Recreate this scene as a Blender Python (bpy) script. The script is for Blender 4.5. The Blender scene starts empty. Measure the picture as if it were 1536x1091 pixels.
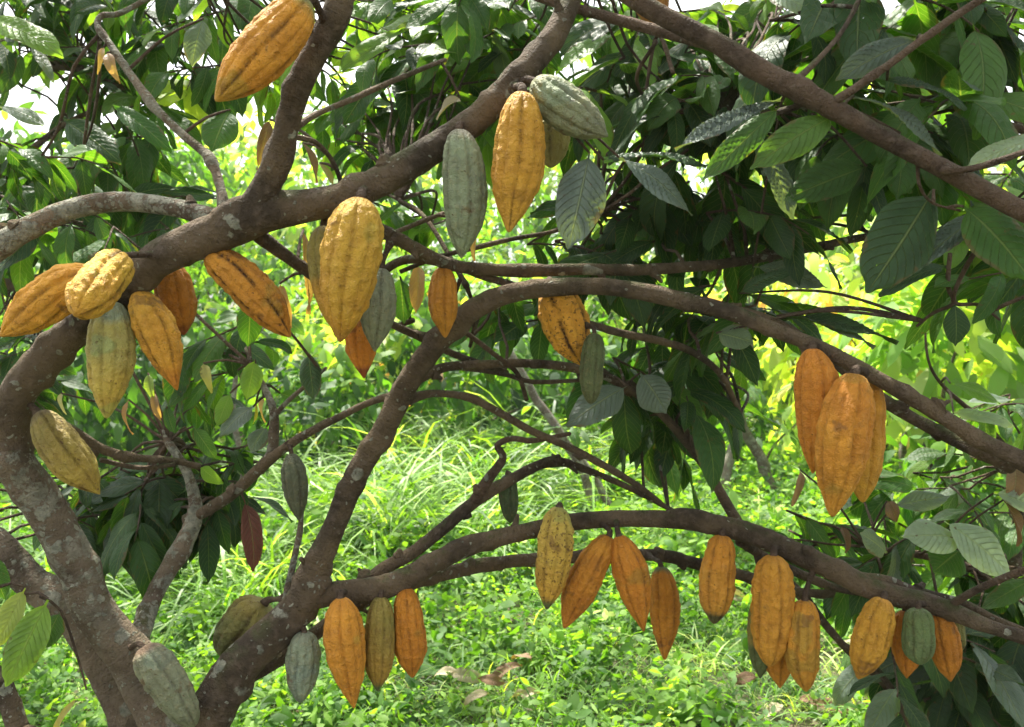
import bpy, math, random
import numpy as np
from mathutils import Vector, Matrix, Quaternion, noise as mnoise

random.seed(7)
rng = np.random.default_rng(11)
R = math.radians
scn = bpy.context.scene
col = scn.collection

# ------------------------------------------------------------------ camera
F = 1365.0
PITCH = R(-4.0)
CAMZ = 1.4
cam_d = bpy.data.cameras.new('camera')
cam_d.sensor_width = 36.0
cam_d.lens = 36.0 * F / 1536.0
cam_d.clip_end = 500
cam_d.clip_start = 0.05
cam = bpy.data.objects.new('camera', cam_d)
cam.location = (0, 0, CAMZ)
cam.rotation_euler = (R(90) + PITCH, 0, 0)
cam_d.dof.use_dof = True
cam_d.dof.focus_distance = 1.5
cam_d.dof.aperture_fstop = 9.0
col.objects.link(cam)
scn.camera = cam
FW = np.array([0, math.cos(PITCH), math.sin(PITCH)])
UP = np.array([0, -math.sin(PITCH), math.cos(PITCH)])
RT = np.array([1.0, 0, 0])
C0 = np.array([0, 0, CAMZ])


def P(px, py, d):
    return C0 + FW * d + RT * ((px - 768.0) / F * d) + UP * (-(py - 545.5) / F * d)


def ground_at(px, py):
    v = FW + RT * ((px - 768.0) / F) + UP * (-(py - 545.5) / F)
    t = -CAMZ / v[2]
    return C0 + v * t


# ------------------------------------------------------------------ object helpers
def tag(o, label=None, cat=None, group=None, kind=None):
    if label: o['label'] = label
    if cat: o['category'] = cat
    if group: o['group'] = group
    if kind: o['kind'] = kind
    return o


def empty(name, loc, label, cat, group=None):
    o = bpy.data.objects.new(name, None)
    o.empty_display_size = 0.05
    o.location = tuple(float(a) for a in loc)
    col.objects.link(o)
    return tag(o, label, cat, group)


def mesh_obj(name, verts, quads, mat, parent=None, smooth=True, uv=None, tint=None, attrs=None, tris=None, origin=None):
    """verts (n,3) world; subtracts the thing's base when parented to an Empty."""
    verts = np.asarray(verts, dtype=np.float64)
    off = np.zeros(3)
    if parent is not None:
        off = WLOC.get(parent.name, np.array(parent.location))
    elif origin is not None:
        off = np.array(origin, dtype=float)
    me = bpy.data.meshes.new(name)
    quads = np.asarray(quads, dtype=np.int32)
    nv = len(verts)
    k = quads.shape[1]
    nf = len(quads)
    loops = quads.ravel()
    starts = np.arange(nf, dtype=np.int32) * k
    totals = np.full(nf, k, dtype=np.int32)
    if tris is not None and len(tris):
        tris = np.asarray(tris, dtype=np.int32)
        starts = np.concatenate([starts, len(loops) + np.arange(len(tris), dtype=np.int32) * 3])
        totals = np.concatenate([totals, np.full(len(tris), 3, dtype=np.int32)])
        loops = np.concatenate([loops, tris.ravel()])
        nf += len(tris)
    me.vertices.add(nv)
    me.vertices.foreach_set('co', (verts - off).astype(np.float32).ravel())
    me.loops.add(len(loops))
    me.loops.foreach_set('vertex_index', loops.astype(np.int32))
    me.polygons.add(nf)
    me.polygons.foreach_set('loop_start', starts.astype(np.int32))
    me.polygons.foreach_set('loop_total', totals)
    me.polygons.foreach_set('use_smooth', np.full(nf, smooth, dtype=bool))
    me.update(calc_edges=True)
    if uv is not None:
        a = me.attributes.new('leafuv', 'FLOAT_VECTOR', 'POINT')
        u3 = np.zeros((nv, 3), dtype=np.float32); u3[:, :uv.shape[1]] = uv
        a.data.foreach_set('vector', u3.ravel())
    if tint is not None:
        a = me.attributes.new('tint', 'FLOAT_COLOR', 'POINT')
        c4 = np.ones((nv, 4), dtype=np.float32); c4[:, :3] = tint
        a.data.foreach_set('color', c4.ravel())
    if attrs:
        for kx, val in attrs.items():
            a = me.attributes.new(kx, 'FLOAT', 'POINT')
            a.data.foreach_set('value', np.asarray(val, dtype=np.float32))
    me.materials.append(mat)
    o = bpy.data.objects.new(name, me)
    col.objects.link(o)
    if parent is not None:
        o.parent = parent
        WLOC[o.name] = off
    elif origin is not None:
        o.location = tuple(off)
    return o


WLOC = {}


# ------------------------------------------------------------------ numpy value noise
def _hash(ix, iy, iz, s):
    h = (ix * 374761393 + iy * 668265263 + iz * 2147483647 + s * 1274126177) & 0xFFFFFFFF
    h = ((h ^ (h >> 13)) * 1274126177) & 0xFFFFFFFF
    h = h ^ (h >> 16)
    return (h & 0xFFFFFF) / float(0xFFFFFF)


def vnoise(p, s=0):
    p = np.asarray(p, dtype=np.float64)
    i = np.floor(p).astype(np.int64)
    f = p - i
    f = f * f * (3 - 2 * f)
    out = np.zeros(len(p))
    for dx in (0, 1):
        wx = f[:, 0] if dx else 1 - f[:, 0]
        for dy in (0, 1):
            wy = f[:, 1] if dy else 1 - f[:, 1]
            for dz in (0, 1):
                wz = f[:, 2] if dz else 1 - f[:, 2]
                out += wx * wy * wz * _hash(i[:, 0] + dx, i[:, 1] + dy, i[:, 2] + dz, s)
    return out * 2 - 1


def fbm(p, s=0, o=3):
    r = np.zeros(len(p)); a = 1.0; t = 0
    for k in range(o):
        r += a * vnoise(p * (2 ** k), s + k); t += a; a *= 0.5
    return r / t


# ------------------------------------------------------------------ materials
def new_mat(name):
    m = bpy.data.materials.new(name)
    m.use_nodes = True
    nt = m.node_tree
    nt.nodes.clear()
    out = nt.nodes.new('ShaderNodeOutputMaterial')
    return m, nt, out


class NB:
    def __init__(s, nt): s.nt = nt
    def n(s, t, **kw):
        x = s.nt.nodes.new(t)
        for k, v in kw.items(): setattr(x, k, v)
        return x
    def l(s, a, b): s.nt.links.new(a, b)
    def setin(s, sock, v):
        if isinstance(v, bpy.types.NodeSocket): s.l(v, sock)
        elif v is not None:
            sock.default_value = v
    def math(s, op, a, b=None, c=None, clamp=False):
        x = s.n('ShaderNodeMath', operation=op, use_clamp=clamp)
        s.setin(x.inputs[0], a)
        if b is not None: s.setin(x.inputs[1], b)
        if c is not None: s.setin(x.inputs[2], c)
        return x.outputs[0]
    def mix(s, f, a, b, blend='MIX'):
        x = s.n('ShaderNodeMix', data_type='RGBA', blend_type=blend)
        s.setin(x.inputs[0], f)
        s.setin(x.inputs[6], a if not isinstance(a, tuple) else (*a[:3], 1))
        s.setin(x.inputs[7], b if not isinstance(b, tuple) else (*b[:3], 1))
        return x.outputs[2]
    def noise(s, vec, scale, detail=3, rough=0.55, dist=0.0):
        x = s.n('ShaderNodeTexNoise')
        if vec is not None: s.l(vec, x.inputs['Vector'])
        x.inputs['Scale'].default_value = scale
        x.inputs['Detail'].default_value = detail
        x.inputs['Roughness'].default_value = rough
        x.inputs['Distortion'].default_value = dist
        return x.outputs['Fac']
    def ramp(s, f, lo, hi):
        x = s.n('ShaderNodeMapRange', interpolation_type='SMOOTHSTEP')
        s.setin(x.inputs[0], f)
        x.inputs[1].default_value = lo; x.inputs[2].default_value = hi
        return x.outputs[0]
    def attr(s, name):
        return s.n('ShaderNodeAttribute', attribute_name=name)


def leaf_material(name, rough=0.5, trans=0.40, simple=False, sheen=0.32, holes=False):
    m, nt, out = new_mat(name)
    b = NB(nt)
    tint = b.attr('tint').outputs['Color']
    uv = b.attr('leafuv').outputs['Vector']
    geo = b.n('ShaderNodeNewGeometry')
    sep = b.n('ShaderNodeSeparateXYZ'); b.l(uv, sep.inputs[0])
    u, v, w = sep.outputs
    av = b.math('ABSOLUTE', v)
    basec = tint
    coord = b.n('ShaderNodeTexCoord').outputs['Object']
    pr = b.n('ShaderNodeBsdfPrincipled')
    if not simple:
        mid = b.math('SUBTRACT', 1.0, b.ramp(av, 0.015, 0.07))
        ph = b.math('SUBTRACT', b.math('MULTIPLY', u, 11.0), b.math('MULTIPLY', b.math('POWER', av, 1.2), 2.6))
        fr = b.math('ABSOLUTE', b.math('SUBTRACT', b.math('FRACT', ph), 0.5))
        sec = b.ramp(fr, 0.42, 0.5)
        vein = b.math('MAXIMUM', mid, b.math('MULTIPLY', sec, 0.75))
        n1 = b.noise(coord, 28, 3)
        n2 = b.noise(coord, 160, 2)
        c1 = b.mix(b.math('MULTIPLY', b.ramp(n1, 0.35, 0.7), 0.45), tint, b.mix(1.0, tint, (0.55, 0.62, 0.5), 'MULTIPLY'))
        c1 = b.mix(b.math('MULTIPLY', vein, 0.6), c1, b.mix(0.45, tint, (0.42, 0.46, 0.22)))
        # brown dry specks and eaten edges
        spots = b.math('MAXIMUM', b.ramp(b.noise(coord, 55, 2, 0.7), 0.68, 0.74), b.math('MULTIPLY', b.ramp(b.math('ADD', av, b.math('MULTIPLY', b.math('SUBTRACT', n1, 0.5), 1.6)), 1.0, 1.12), 0.9))
        c1 = b.mix(b.math('MULTIPLY', spots, 0.7), c1, (0.13, 0.075, 0.03))
        basec = c1
        hh = b.math('ADD', b.math('MULTIPLY', vein, -1.0), b.math('MULTIPLY', n2, 0.35))
        bump = b.n('ShaderNodeBump')
        bump.inputs['Strength'].default_value = 0.9
        bump.inputs['Distance'].default_value = 0.005
        b.l(hh, bump.inputs['Height'])
        b.l(bump.outputs[0], pr.inputs['Normal'])
    under = b.mix(0.5, basec, (0.16, 0.20, 0.13))
    colr = b.mix(geo.outputs['Backfacing'], basec, b.mix(0.25, basec, under))
    b.l(colr, pr.inputs['Base Color'])
    pr.inputs['Roughness'].default_value = rough
    pr.inputs['Specular IOR Level'].default_value = sheen
    tr = b.n('ShaderNodeBsdfTranslucent')
    tc = b.mix(1.0, basec, (2.4, 2.5, 0.5), 'MULTIPLY')
    b.l(tc, tr.inputs['Color'])
    mx = b.n('ShaderNodeMixShader')
    mx.inputs[0].default_value = trans
    b.l(pr.outputs[0], mx.inputs[1]); b.l(tr.outputs[0], mx.inputs[2])
    if holes:
        hv = b.n('ShaderNodeVectorMath', operation='MULTIPLY_ADD')
        b.l(uv, hv.inputs[0]); hv.inputs[1].default_value = (9, 4, 7)
        hv.inputs[2].default_value = (0, 0, 0)
        hm = b.ramp(b.noise(hv.outputs[0], 2.2, 2, 0.6), 0.735, 0.75)
        tp = b.n('ShaderNodeBsdfTransparent'); m2 = b.n('ShaderNodeMixShader')
        b.l(hm, m2.inputs[0]); b.l(mx.outputs[0], m2.inputs[1]); b.l(tp.outputs[0], m2.inputs[2])
        mx = m2
    b.l(mx.outputs[0], out.inputs['Surface'])
    return m


def bark_material(name, base=(0.165, 0.118, 0.068), dark=(0.055, 0.040, 0.025), lich=(0.38, 0.37, 0.28), moss=(0.06, 0.075, 0.02)):
    m, nt, out = new_mat(name)
    b = NB(nt)
    co = b.n('ShaderNodeTexCoord').outputs['Object']
    geo = b.n('ShaderNodeNewGeometry')
    la = b.attr('lichen').outputs['Fac']
    t = b.attr('along').outputs['Fac']
    n1 = b.noise(co, 9, 5, 0.6)
    n2 = b.noise(co, 60, 5, 0.65)
    n3 = b.noise(co, 240, 3, 0.6)
    c = b.mix(b.ramp(n1, 0.35, 0.65), dark, base)
    c = b.mix(b.math('MULTIPLY', b.ramp(n2, 0.45, 0.75), 0.6), c, (0.20, 0.15, 0.11))
    c = b.mix(b.math('MULTIPLY', b.ramp(n3, 0.5, 0.8), 0.45), c, (0.02, 0.013, 0.01))
    # moss on upper side
    sx = b.n('ShaderNodeSeparateXYZ'); b.l(geo.outputs['Normal'], sx.inputs[0])
    up = b.ramp(sx.outputs[2], 0.1, 0.9)
    mo = b.math('MULTIPLY', up, b.ramp(b.noise(co, 22, 4, 0.65), 0.48, 0.66))
    c = b.mix(b.math('MULTIPLY', mo, 0.75), c, moss)
    # lichen crusts: ragged patches of two sizes, favouring the upper and the weather side
    wn = b.n('ShaderNodeTexNoise'); wn.inputs['Scale'].default_value = 55; wn.inputs['Detail'].default_value = 4; b.l(co, wn.inputs['Vector'])
    va = b.n('ShaderNodeVectorMath', operation='MULTIPLY_ADD')
    b.l(wn.outputs['Color'], va.inputs[0]); va.inputs[1].default_value = (0.022, 0.022, 0.022); b.l(co, va.inputs[2])

    def crust(scale, r0, share):
        vo = b.n('ShaderNodeTexVoronoi'); vo.inputs['Scale'].default_value = scale; vo.inputs['Randomness'].default_value = 1.0
        b.l(va.outputs[0], vo.inputs['Vector'])
        sc = b.n('ShaderNodeSeparateColor'); b.l(vo.outputs['Color'], sc.inputs[0])
        rad = b.math('MULTIPLY', sc.outputs[1], r0)
        disc = b.math('SUBTRACT', 1.0, b.ramp(b.math('SUBTRACT', vo.outputs['Distance'], rad), 0.0, 0.12))
        return b.math('MULTIPLY', disc, b.math('LESS_THAN', sc.outputs[0], share))
    reg = b.ramp(b.noise(co, 7, 3, 0.6), 0.42, 0.62)
    share = b.math('MULTIPLY', b.math('POWER', la, 1.5), b.math('ADD', 0.35, b.math('MULTIPLY', reg, 0.9)))
    patch = b.math('MAXIMUM', crust(30, 0.5, share), b.math('MAXIMUM', crust(75, 0.5, share), crust(150, 0.45, share)))
    big = b.math('MULTIPLY', b.ramp(b.noise(co, 20, 6, 0.72), 0.49, 0.545), b.ramp(la, 0.35, 0.75))
    li = b.math('MAXIMUM', patch, big)
    li = b.math('MULTIPLY', li, b.ramp(b.noise(co, 190, 4, 0.75), 0.30, 0.46))
    lc = b.mix(b.ramp(b.noise(co, 70, 3), 0.3, 0.7), lich, (0.19, 0.20, 0.15))
    c = b.mix(b.math('MULTIPLY', li, 0.88), c, lc)
    pr = b.n('ShaderNodeBsdfPrincipled')
    b.l(c, pr.inputs['Base Color'])
    pr.inputs['Roughness'].default_value = 0.85
    pr.inputs['Specular IOR Level'].default_value = 0.25
    # ring scars + cracks bump
    rings = b.noise(None, 1, 2)
    mp = b.n('ShaderNodeCombineXYZ'); b.l(b.math('MULTIPLY', t, 60.0), mp.inputs[0]); b.l(b.math('MULTIPLY', b.noise(co, 12, 2), 2.5), mp.inputs[1])
    rings = b.noise(mp.outputs[0], 1.6, 3, 0.6)
    hgt = b.math('ADD', b.math('MULTIPLY', n2, 1.0), b.math('ADD', b.math('MULTIPLY', n3, 0.5), b.math('ADD', b.math('MULTIPLY', rings, 0.8), b.math('MULTIPLY', li, 0.25))))
    bump = b.n('ShaderNodeBump'); bump.inputs['Strength'].default_value = 1.0; bump.inputs['Distance'].default_value = 0.010
    b.l(hgt, bump.inputs['Height']); b.l(bump.outputs[0], pr.inputs['Normal'])
    b.l(pr.outputs[0], out.inputs['Surface'])
    return m


def pod_material():
    m, nt, out = new_mat('pod_husk')
    b = NB(nt)
    co = b.n('ShaderNodeTexCoord').outputs['Object']
    tint = b.attr('tint').outputs['Color']
    fur = b.attr('furrow').outputs['Fac']
    spot = b.attr('spotty').outputs['Fac']
    n1 = b.noise(co, 30, 4, 0.6)
    n2 = b.noise(co, 110, 4, 0.65)
    n3 = b.noise(co, 420, 2, 0.6)
    c = b.mix(b.math('MULTIPLY', b.ramp(n1, 0.35, 0.65), 0.55), tint, b.mix(1.0, tint, (0.72, 0.62, 0.6), 'MULTIPLY'))
    c = b.mix(b.math('MULTIPLY', b.ramp(b.noise(co, 75, 5, 0.7), 0.52, 0.68), 0.42), c, b.mix(1.0, tint, (0.45, 0.40, 0.6), 'MULTIPLY'))
    c = b.mix(b.math('MULTIPLY', b.ramp(n2, 0.5, 0.75), 0.35), c, b.mix(0.35, tint, (0.75, 0.5, 0.2)))
    # scattered brown pin specks, scabs and the dirt-lined fissures of the ripe husk
    thr = b.math('SUBTRACT', 0.78, b.math('MULTIPLY', spot, 0.18))
    sp = b.math('GREATER_THAN', b.noise(co, 170, 2, 0.5), thr)
    c = b.mix(b.math('MULTIPLY', sp, 0.7), c, (0.10, 0.045, 0.015))
    scab = b.math('MULTIPLY', b.ramp(b.noise(co, 38, 5, 0.75), 0.62, 0.70), b.math('ADD', 0.3, spot))
    c = b.mix(b.math('MULTIPLY', scab, 0.75, clamp=True), c, (0.12, 0.055, 0.02))
    fi = b.math('MULTIPLY', fur, b.ramp(b.noise(co, 45, 4, 0.7), 0.42, 0.6))
    c = b.mix(b.math('MULTIPLY', fi, 0.8, clamp=True), c, (0.07, 0.03, 0.012))
    pr = b.n('ShaderNodeBsdfPrincipled')
    b.l(c, pr.inputs['Base Color'])
    b.setin(pr.inputs['Roughness'], b.math('ADD', 0.46, b.math('MULTIPLY', n2, 0.32)))
    pr.inputs['Specular IOR Level'].default_value = 0.3
    pr.inputs['Subsurface Weight'].default_value = 0.06
    pr.inputs['Subsurface Radius'].default_value = (0.01, 0.005, 0.002)
    hgt = b.math('ADD', b.math('MULTIPLY', n2, 1.0), b.math('ADD', b.math('MULTIPLY', n3, 0.35), b.math('MULTIPLY', fi, -0.8)))
    bump = b.n('ShaderNodeBump'); bump.inputs['Strength'].default_value = 1.0; bump.inputs['Distance'].default_value = 0.009
    b.l(hgt, bump.inputs['Height']); b.l(bump.outputs[0], pr.inputs['Normal'])
    b.l(pr.outputs[0], out.inputs['Surface'])
    return m


def ground_material():
    m, nt, out = new_mat('soil')
    b = NB(nt)
    co = b.n('ShaderNodeTexCoord').outputs['Object']
    n1 = b.noise(co, 1.2, 6, 0.65)
    n2 = b.noise(co, 14, 5, 0.7)
    c = b.mix(b.ramp(n1, 0.4, 0.6), (0.045, 0.065, 0.018), (0.07, 0.06, 0.03))
    c = b.mix(b.math('MULTIPLY', b.ramp(n2, 0.5, 0.7), 0.7), c, (0.16, 0.11, 0.065))
    pr = b.n('ShaderNodeBsdfPrincipled')
    b.l(c, pr.inputs['Base Color']); pr.inputs['Roughness'].default_value = 0.95
    bump = b.n('ShaderNodeBump'); bump.inputs['Strength'].default_value = 0.8; bump.inputs['Distance'].default_value = 0.03
    b.l(n2, bump.inputs['Height']); b.l(bump.outputs[0], pr.inputs['Normal'])
    b.l(pr.outputs[0], out.inputs['Surface'])
    return m


M_LEAF = leaf_material('leaf_blade', holes=True)
M_GLEAF = leaf_material('glossy_leaf_blade', rough=0.42, trans=0.22, sheen=0.5)
M_FAR = leaf_material('far_leaf', rough=0.55, trans=0.45, simple=True, sheen=0.2)
M_GRASS = leaf_material('grass_blade', rough=0.45, trans=0.42, simple=True, sheen=0.3)
M_DRY = leaf_material('dry_leaf', rough=0.75, trans=0.15, sheen=0.2)
M_BARK = bark_material('bark')
M_TWIG = bark_material('twig_bark', base=(0.14, 0.092, 0.058), dark=(0.055, 0.037, 0.024))
M_GREY = bark_material('grey_bark', base=(0.225, 0.172, 0.112), dark=(0.095, 0.07, 0.045))
M_PALE = bark_material('pale_bark', base=(0.25, 0.2, 0.15), dark=(0.12, 0.095, 0.07))
M_POD = pod_material()
M_SOIL = ground_material()

# ------------------------------------------------------------------ tubes
def catmull(pts, n_per):
    pts = np.asarray(pts, dtype=float)
    ext = np.vstack([2 * pts[0] - pts[1], pts, 2 * pts[-1] - pts[-2]])
    out = []
    for i in range(1, len(ext) - 2):
        p0, p1, p2, p3 = ext[i - 1], ext[i], ext[i + 1], ext[i + 2]
        n = n_per[i - 1] if hasattr(n_per, '__len__') else n_per
        t = np.linspace(0, 1, n, endpoint=False)[:, None]
        out.append(0.5 * ((2 * p1) + (-p0 + p2) * t + (2 * p0 - 5 * p1 + 4 * p2 - p3) * t ** 2 + (-p0 + 3 * p1 - 3 * p2 + p3) * t ** 3))
    out.append(pts[-1:])
    return np.vstack(out)


def tube_geo(pts4, seg=20, step=0.012, rough=0.07, lichen=0.0, seed=0, knots=0.0):
    """pts4: rows x y z r ; returns verts, quads, tris, attrs, centre line"""
    pts4 = np.asarray(pts4, dtype=float)
    d = np.linalg.norm(np.diff(pts4[:, :3], axis=0), axis=1)
    nper = [max(2, int(x / step)) for x in d]
    c = catmull(pts4, nper)
    cen, rad = c[:, :3], np.maximum(c[:, 3], 0.0008)
    n = len(cen)
    # small wander of the centre line so limbs are not drawn with a compass
    arc = np.concatenate([[0], np.cumsum(np.linalg.norm(np.diff(cen, axis=0), axis=1))])
    wob = np.stack([vnoise(np.stack([arc * 9 + seed * 7.1, np.full(n, k * 13.7), np.zeros(n)], 1), seed) for k in range(3)], 1)
    cen = cen + wob * (rad[:, None] * 0.34) * np.clip(arc / 0.05, 0, 1)[:, None]
    T = np.gradient(cen, axis=0)
    T /= np.linalg.norm(T, axis=1)[:, None] + 1e-12
    ref = np.array([0, 0, 1.0]) if abs(T[0][2]) < 0.9 else np.array([1.0, 0, 0])
    N = np.zeros((n, 3))
    N[0] = np.cross(T[0], ref); N[0] /= np.linalg.norm(N[0])
    for i in range(1, n):
        v = N[i - 1] - T[i] * np.dot(N[i - 1], T[i])
        N[i] = v / (np.linalg.norm(v) + 1e-12)
    B = np.cross(T, N)
    a = np.linspace(0, 2 * math.pi, seg, endpoint=False)
    ca, sa = np.cos(a), np.sin(a)
    dirs = N[:, None, :] * ca[None, :, None] + B[:, None, :] * sa[None, :, None]
    base = cen[:, None, :] + dirs * rad[:, None, None]
    bp = base.reshape(-1, 3)
    rr = np.repeat(rad, seg)
    nz = fbm(bp * 14, seed, 3) * rough * 1.2 + fbm(bp * 55, seed + 5, 2) * rough * 0.7
    if knots:
        kn = vnoise(bp * 26, seed + 9)
        nz = nz + np.clip(kn - 0.35, 0, 1) * knots * 2.4 + np.clip(vnoise(bp * 70, seed + 21) - 0.4, 0, 1) * knots * 0.8
    ringn = vnoise(np.stack([np.repeat(arc, seg) * 55, bp[:, 0] * 4, bp[:, 2] * 4], 1), seed + 3)
    nz = nz + ringn * rough * 0.35
    v = bp + (dirs.reshape(-1, 3)) * (rr * nz)[:, None]
    i = np.arange(n - 1)[:, None] * seg
    j = np.arange(seg)[None, :]
    j2 = (j + 1) % seg
    q = np.stack([i + j, i + j2, i + seg + j2, i + seg + j], -1).reshape(-1, 4)
    # end caps as slightly domed fans
    e0 = len(v)
    v = np.vstack([v, cen[0] - T[0] * rad[0] * 0.3, cen[-1] + T[-1] * rad[-1] * 0.6])
    jj = np.arange(seg); jn = (jj + 1) % seg
    t1 = np.stack([np.full(seg, e0), jn, jj], 1)
    t2 = np.stack([np.full(seg, e0 + 1), (n - 1) * seg + jj, (n - 1) * seg + jn], 1)
    al = np.concatenate([np.repeat(arc, seg), [0, arc[-1]]])
    return v, q, np.vstack([t1, t2]), al, np.full(len(v), lichen), cen, rad


class TubeSet:
    def __init__(s): s.v = []; s.q = []; s.t = []; s.a = []; s.l = []; s.n = 0
    def add(s, g):
        v, q, t, al, li = g[:5]
        s.v.append(v); s.q.append(q + s.n); s.t.append(t + s.n); s.a.append(al); s.l.append(li); s.n += len(v)
    def build(s, name, mat, parent):
        if not s.v: return None
        if len(s.v) <= 14:
            k = 0
            for v, q, t, a, l in zip(s.v, s.q, s.t, s.a, s.l):
                mesh_obj(name.rstrip('s'), v, q - k, mat, parent, tris=t - k, attrs={'along': a, 'lichen': l}); k += len(v)
            return None
        return mesh_obj(name, np.vstack(s.v), np.vstack(s.q), mat, parent, tris=np.vstack(s.t),
                        attrs={'along': np.concatenate(s.a), 'lichen': np.concatenate(s.l)})


# ------------------------------------------------------------------ leaves
def leaf_proto(nu, nv):
    u = np.linspace(0, 1, nu + 1)
    v = np.linspace(-1, 1, nv + 1)
    U, V = np.meshgrid(u, v, indexing='ij')
    i = np.arange(nu)[:, None] * (nv + 1); j = np.arange(nv)[None, :]
    q = np.stack([i + j, i + j + 1, i + j + nv + 2, i + j + nv + 1], -1).reshape(-1, 4)
    return U.ravel(), V.ravel(), q


PROTO = {'fine': leaf_proto(66, 12), 'hi': leaf_proto(28, 6), 'mid': leaf_proto(9, 4), 'lo': leaf_proto(4, 2), 'blade': leaf_proto(6, 1)}


def leaf_width(u, kind):
    if kind == 'blade':
        return np.clip(1 - u ** 1.6, 0.02, 1) * np.clip(0.5 + u * 3, 0, 1)
    st = 0.07
    t = np.clip((u - st) / (1 - st), 0, 1)
    body = np.sin(np.pi * t ** 0.86) ** 0.72
    tip = np.where(t > 0.88, 1 - 0.35 * np.sin(np.pi * np.clip((t - 0.88) / 0.12, 0, 1)), 1)
    w = body * tip
    return np.maximum(w, np.where(u < st + 0.02, 0.045, 0.012))


class Leaves:
    def __init__(s): s.r = []
    def add(s, o, T, N, L, W, bend, fold, corr, tint, ph=None, twist=0.0):
        s.r.append((*o, *T, *N, L, W, bend, fold, corr, *tint, random.random() * 6.28 if ph is None else ph, twist))
    def extend(s, arr): s.r.extend(map(tuple, arr))
    def geo(s, kind):
        a = np.array(s.r, dtype=float)
        U, V, q = PROTO[kind]
        M = len(a); K = len(U)
        o = a[:, 0:3]; T = a[:, 3:6]; N = a[:, 6:9]
        T = T / (np.linalg.norm(T, axis=1)[:, None] + 1e-9)
        N = N - T * np.sum(N * T, 1)[:, None]
        N = N / (np.linalg.norm(N, axis=1)[:, None] + 1e-9)
        Bv = np.cross(N, T)
        L, W, bend, fold, corr = (a[:, k][:, None] for k in range(9, 14))
        tint = a[:, 14:17]; ph = a[:, 17][:, None]; tw = a[:, 18][:, None]
        bend = np.where(np.abs(bend) < 1e-3, 1e-3, bend)
        u = U[None, :]; v = V[None, :]
        w = leaf_width(u, kind) * W * 0.5
        ang = bend * u
        xa = np.sin(ang) / bend * L
        za = -(1 - np.cos(ang)) / bend * L
        y = v * w * np.cos(fold)
        edge = 1 + 0.035 * np.sin(u * 13 + ph * 3 + v * 2) + 0.05 * np.sin(ph * 5) * np.sign(v)
        y = y * edge
        lift = np.abs(v) * w * np.sin(fold)
        # quilting between secondary veins and a wavy margin
        phs = u * 11 - 2.6 * np.abs(v) ** 1.2
        quilt = corr * L * 0.015 * np.cos(2 * np.pi * (phs - 0.0)) * np.clip(np.abs(v) * 2.2, 0, 1) * (1 - 0.85 * np.abs(v) ** 3) * np.sin(np.pi * np.clip(u, 0, 1))
        wave = L * 0.030 * np.sin(u * 8 + ph + v * 1.9) * np.abs(v) ** 1.5 * (1.0 if kind != 'blade' else 0.0)
        zz = lift + (quilt * (1.5 if kind == 'fine' else 1.0) if kind in ('hi', 'fine') else 0) + wave
        zz = zz - np.abs(v) ** 2.5 * w * 0.25
        # local normal / tangent along the bend
        nx = np.sin(ang); nz = np.cos(ang)
        a2 = tw * u
        yy = y * np.cos(a2) - zz * np.sin(a2)
        z2 = y * np.sin(a2) + zz * np.cos(a2)
        lx = xa + z2 * nx
        lz = za + z2 * nz
        pos = (o[:, None, :] + T[:, None, :] * lx[..., None] + Bv[:, None, :] * yy[..., None] + N[:, None, :] * lz[..., None])
        uvv = np.zeros((M, K, 3)); uvv[..., 0] = U; uvv[..., 1] = V; uvv[..., 2] = ph
        tt = np.repeat(tint[:, None, :], K, 1)
        qq = (q[None] + (np.arange(M) * K)[:, None, None]).reshape(-1, 4)
        return pos.reshape(-1, 3), qq, uvv.reshape(-1, 3), tt.reshape(-1, 3)
    def build(s, name, kind, mat, parent=None):
        if not s.r: return None
        v, q, uv, t = s.geo(kind)
        return mesh_obj(name, v, q, mat, parent, uv=uv, tint=t)


PAL = {
    'dark': ((0.018, 0.055, 0.012), (0.032, 0.085, 0.015)),
    'deep': ((0.024, 0.060, 0.022), (0.040, 0.085, 0.026)),
    'mid': ((0.042, 0.115, 0.018), (0.075, 0.16, 0.026)),
    'bright': ((0.11, 0.22, 0.032), (0.19, 0.31, 0.06)),
    'yellow': ((0.27, 0.36, 0.08), (0.42, 0.47, 0.15)),
    'grey': ((0.11, 0.15, 0.125), (0.16, 0.20, 0.17)),  # sky sheen of glossy leaves put into their colour
    'pale': ((0.30, 0.37, 0.30), (0.38, 0.44, 0.36)),
    'pink': ((0.42, 0.20, 0.13), (0.50, 0.30, 0.20)),
    'brown': ((0.16, 0.075, 0.045), (0.28, 0.17, 0.10)),
    'red': ((0.14, 0.035, 0.03), (0.22, 0.07, 0.055)),
    'lime': ((0.32, 0.44, 0.18), (0.46, 0.56, 0.28)),
    'gold': ((0.42, 0.33, 0.08), (0.5, 0.42, 0.16)),
    'straw': ((0.38, 0.30, 0.20), (0.50, 0.42, 0.30)),
}


def pal(name):
    a, b = PAL[name]
    t = random.random(); j = random.uniform(0.85, 1.15)
    return tuple((a[k] + (b[k] - a[k]) * t) * j for k in range(3))


def pick(mixd):
    r = random.random() * sum(mixd.values())
    for k, w in mixd.items():
        r -= w
        if r <= 0: return k
    return k


def rv():
    v = Vector((random.gauss(0, 1), random.gauss(0, 1), random.gauss(0, 1)))
    return v.normalized()


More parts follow.
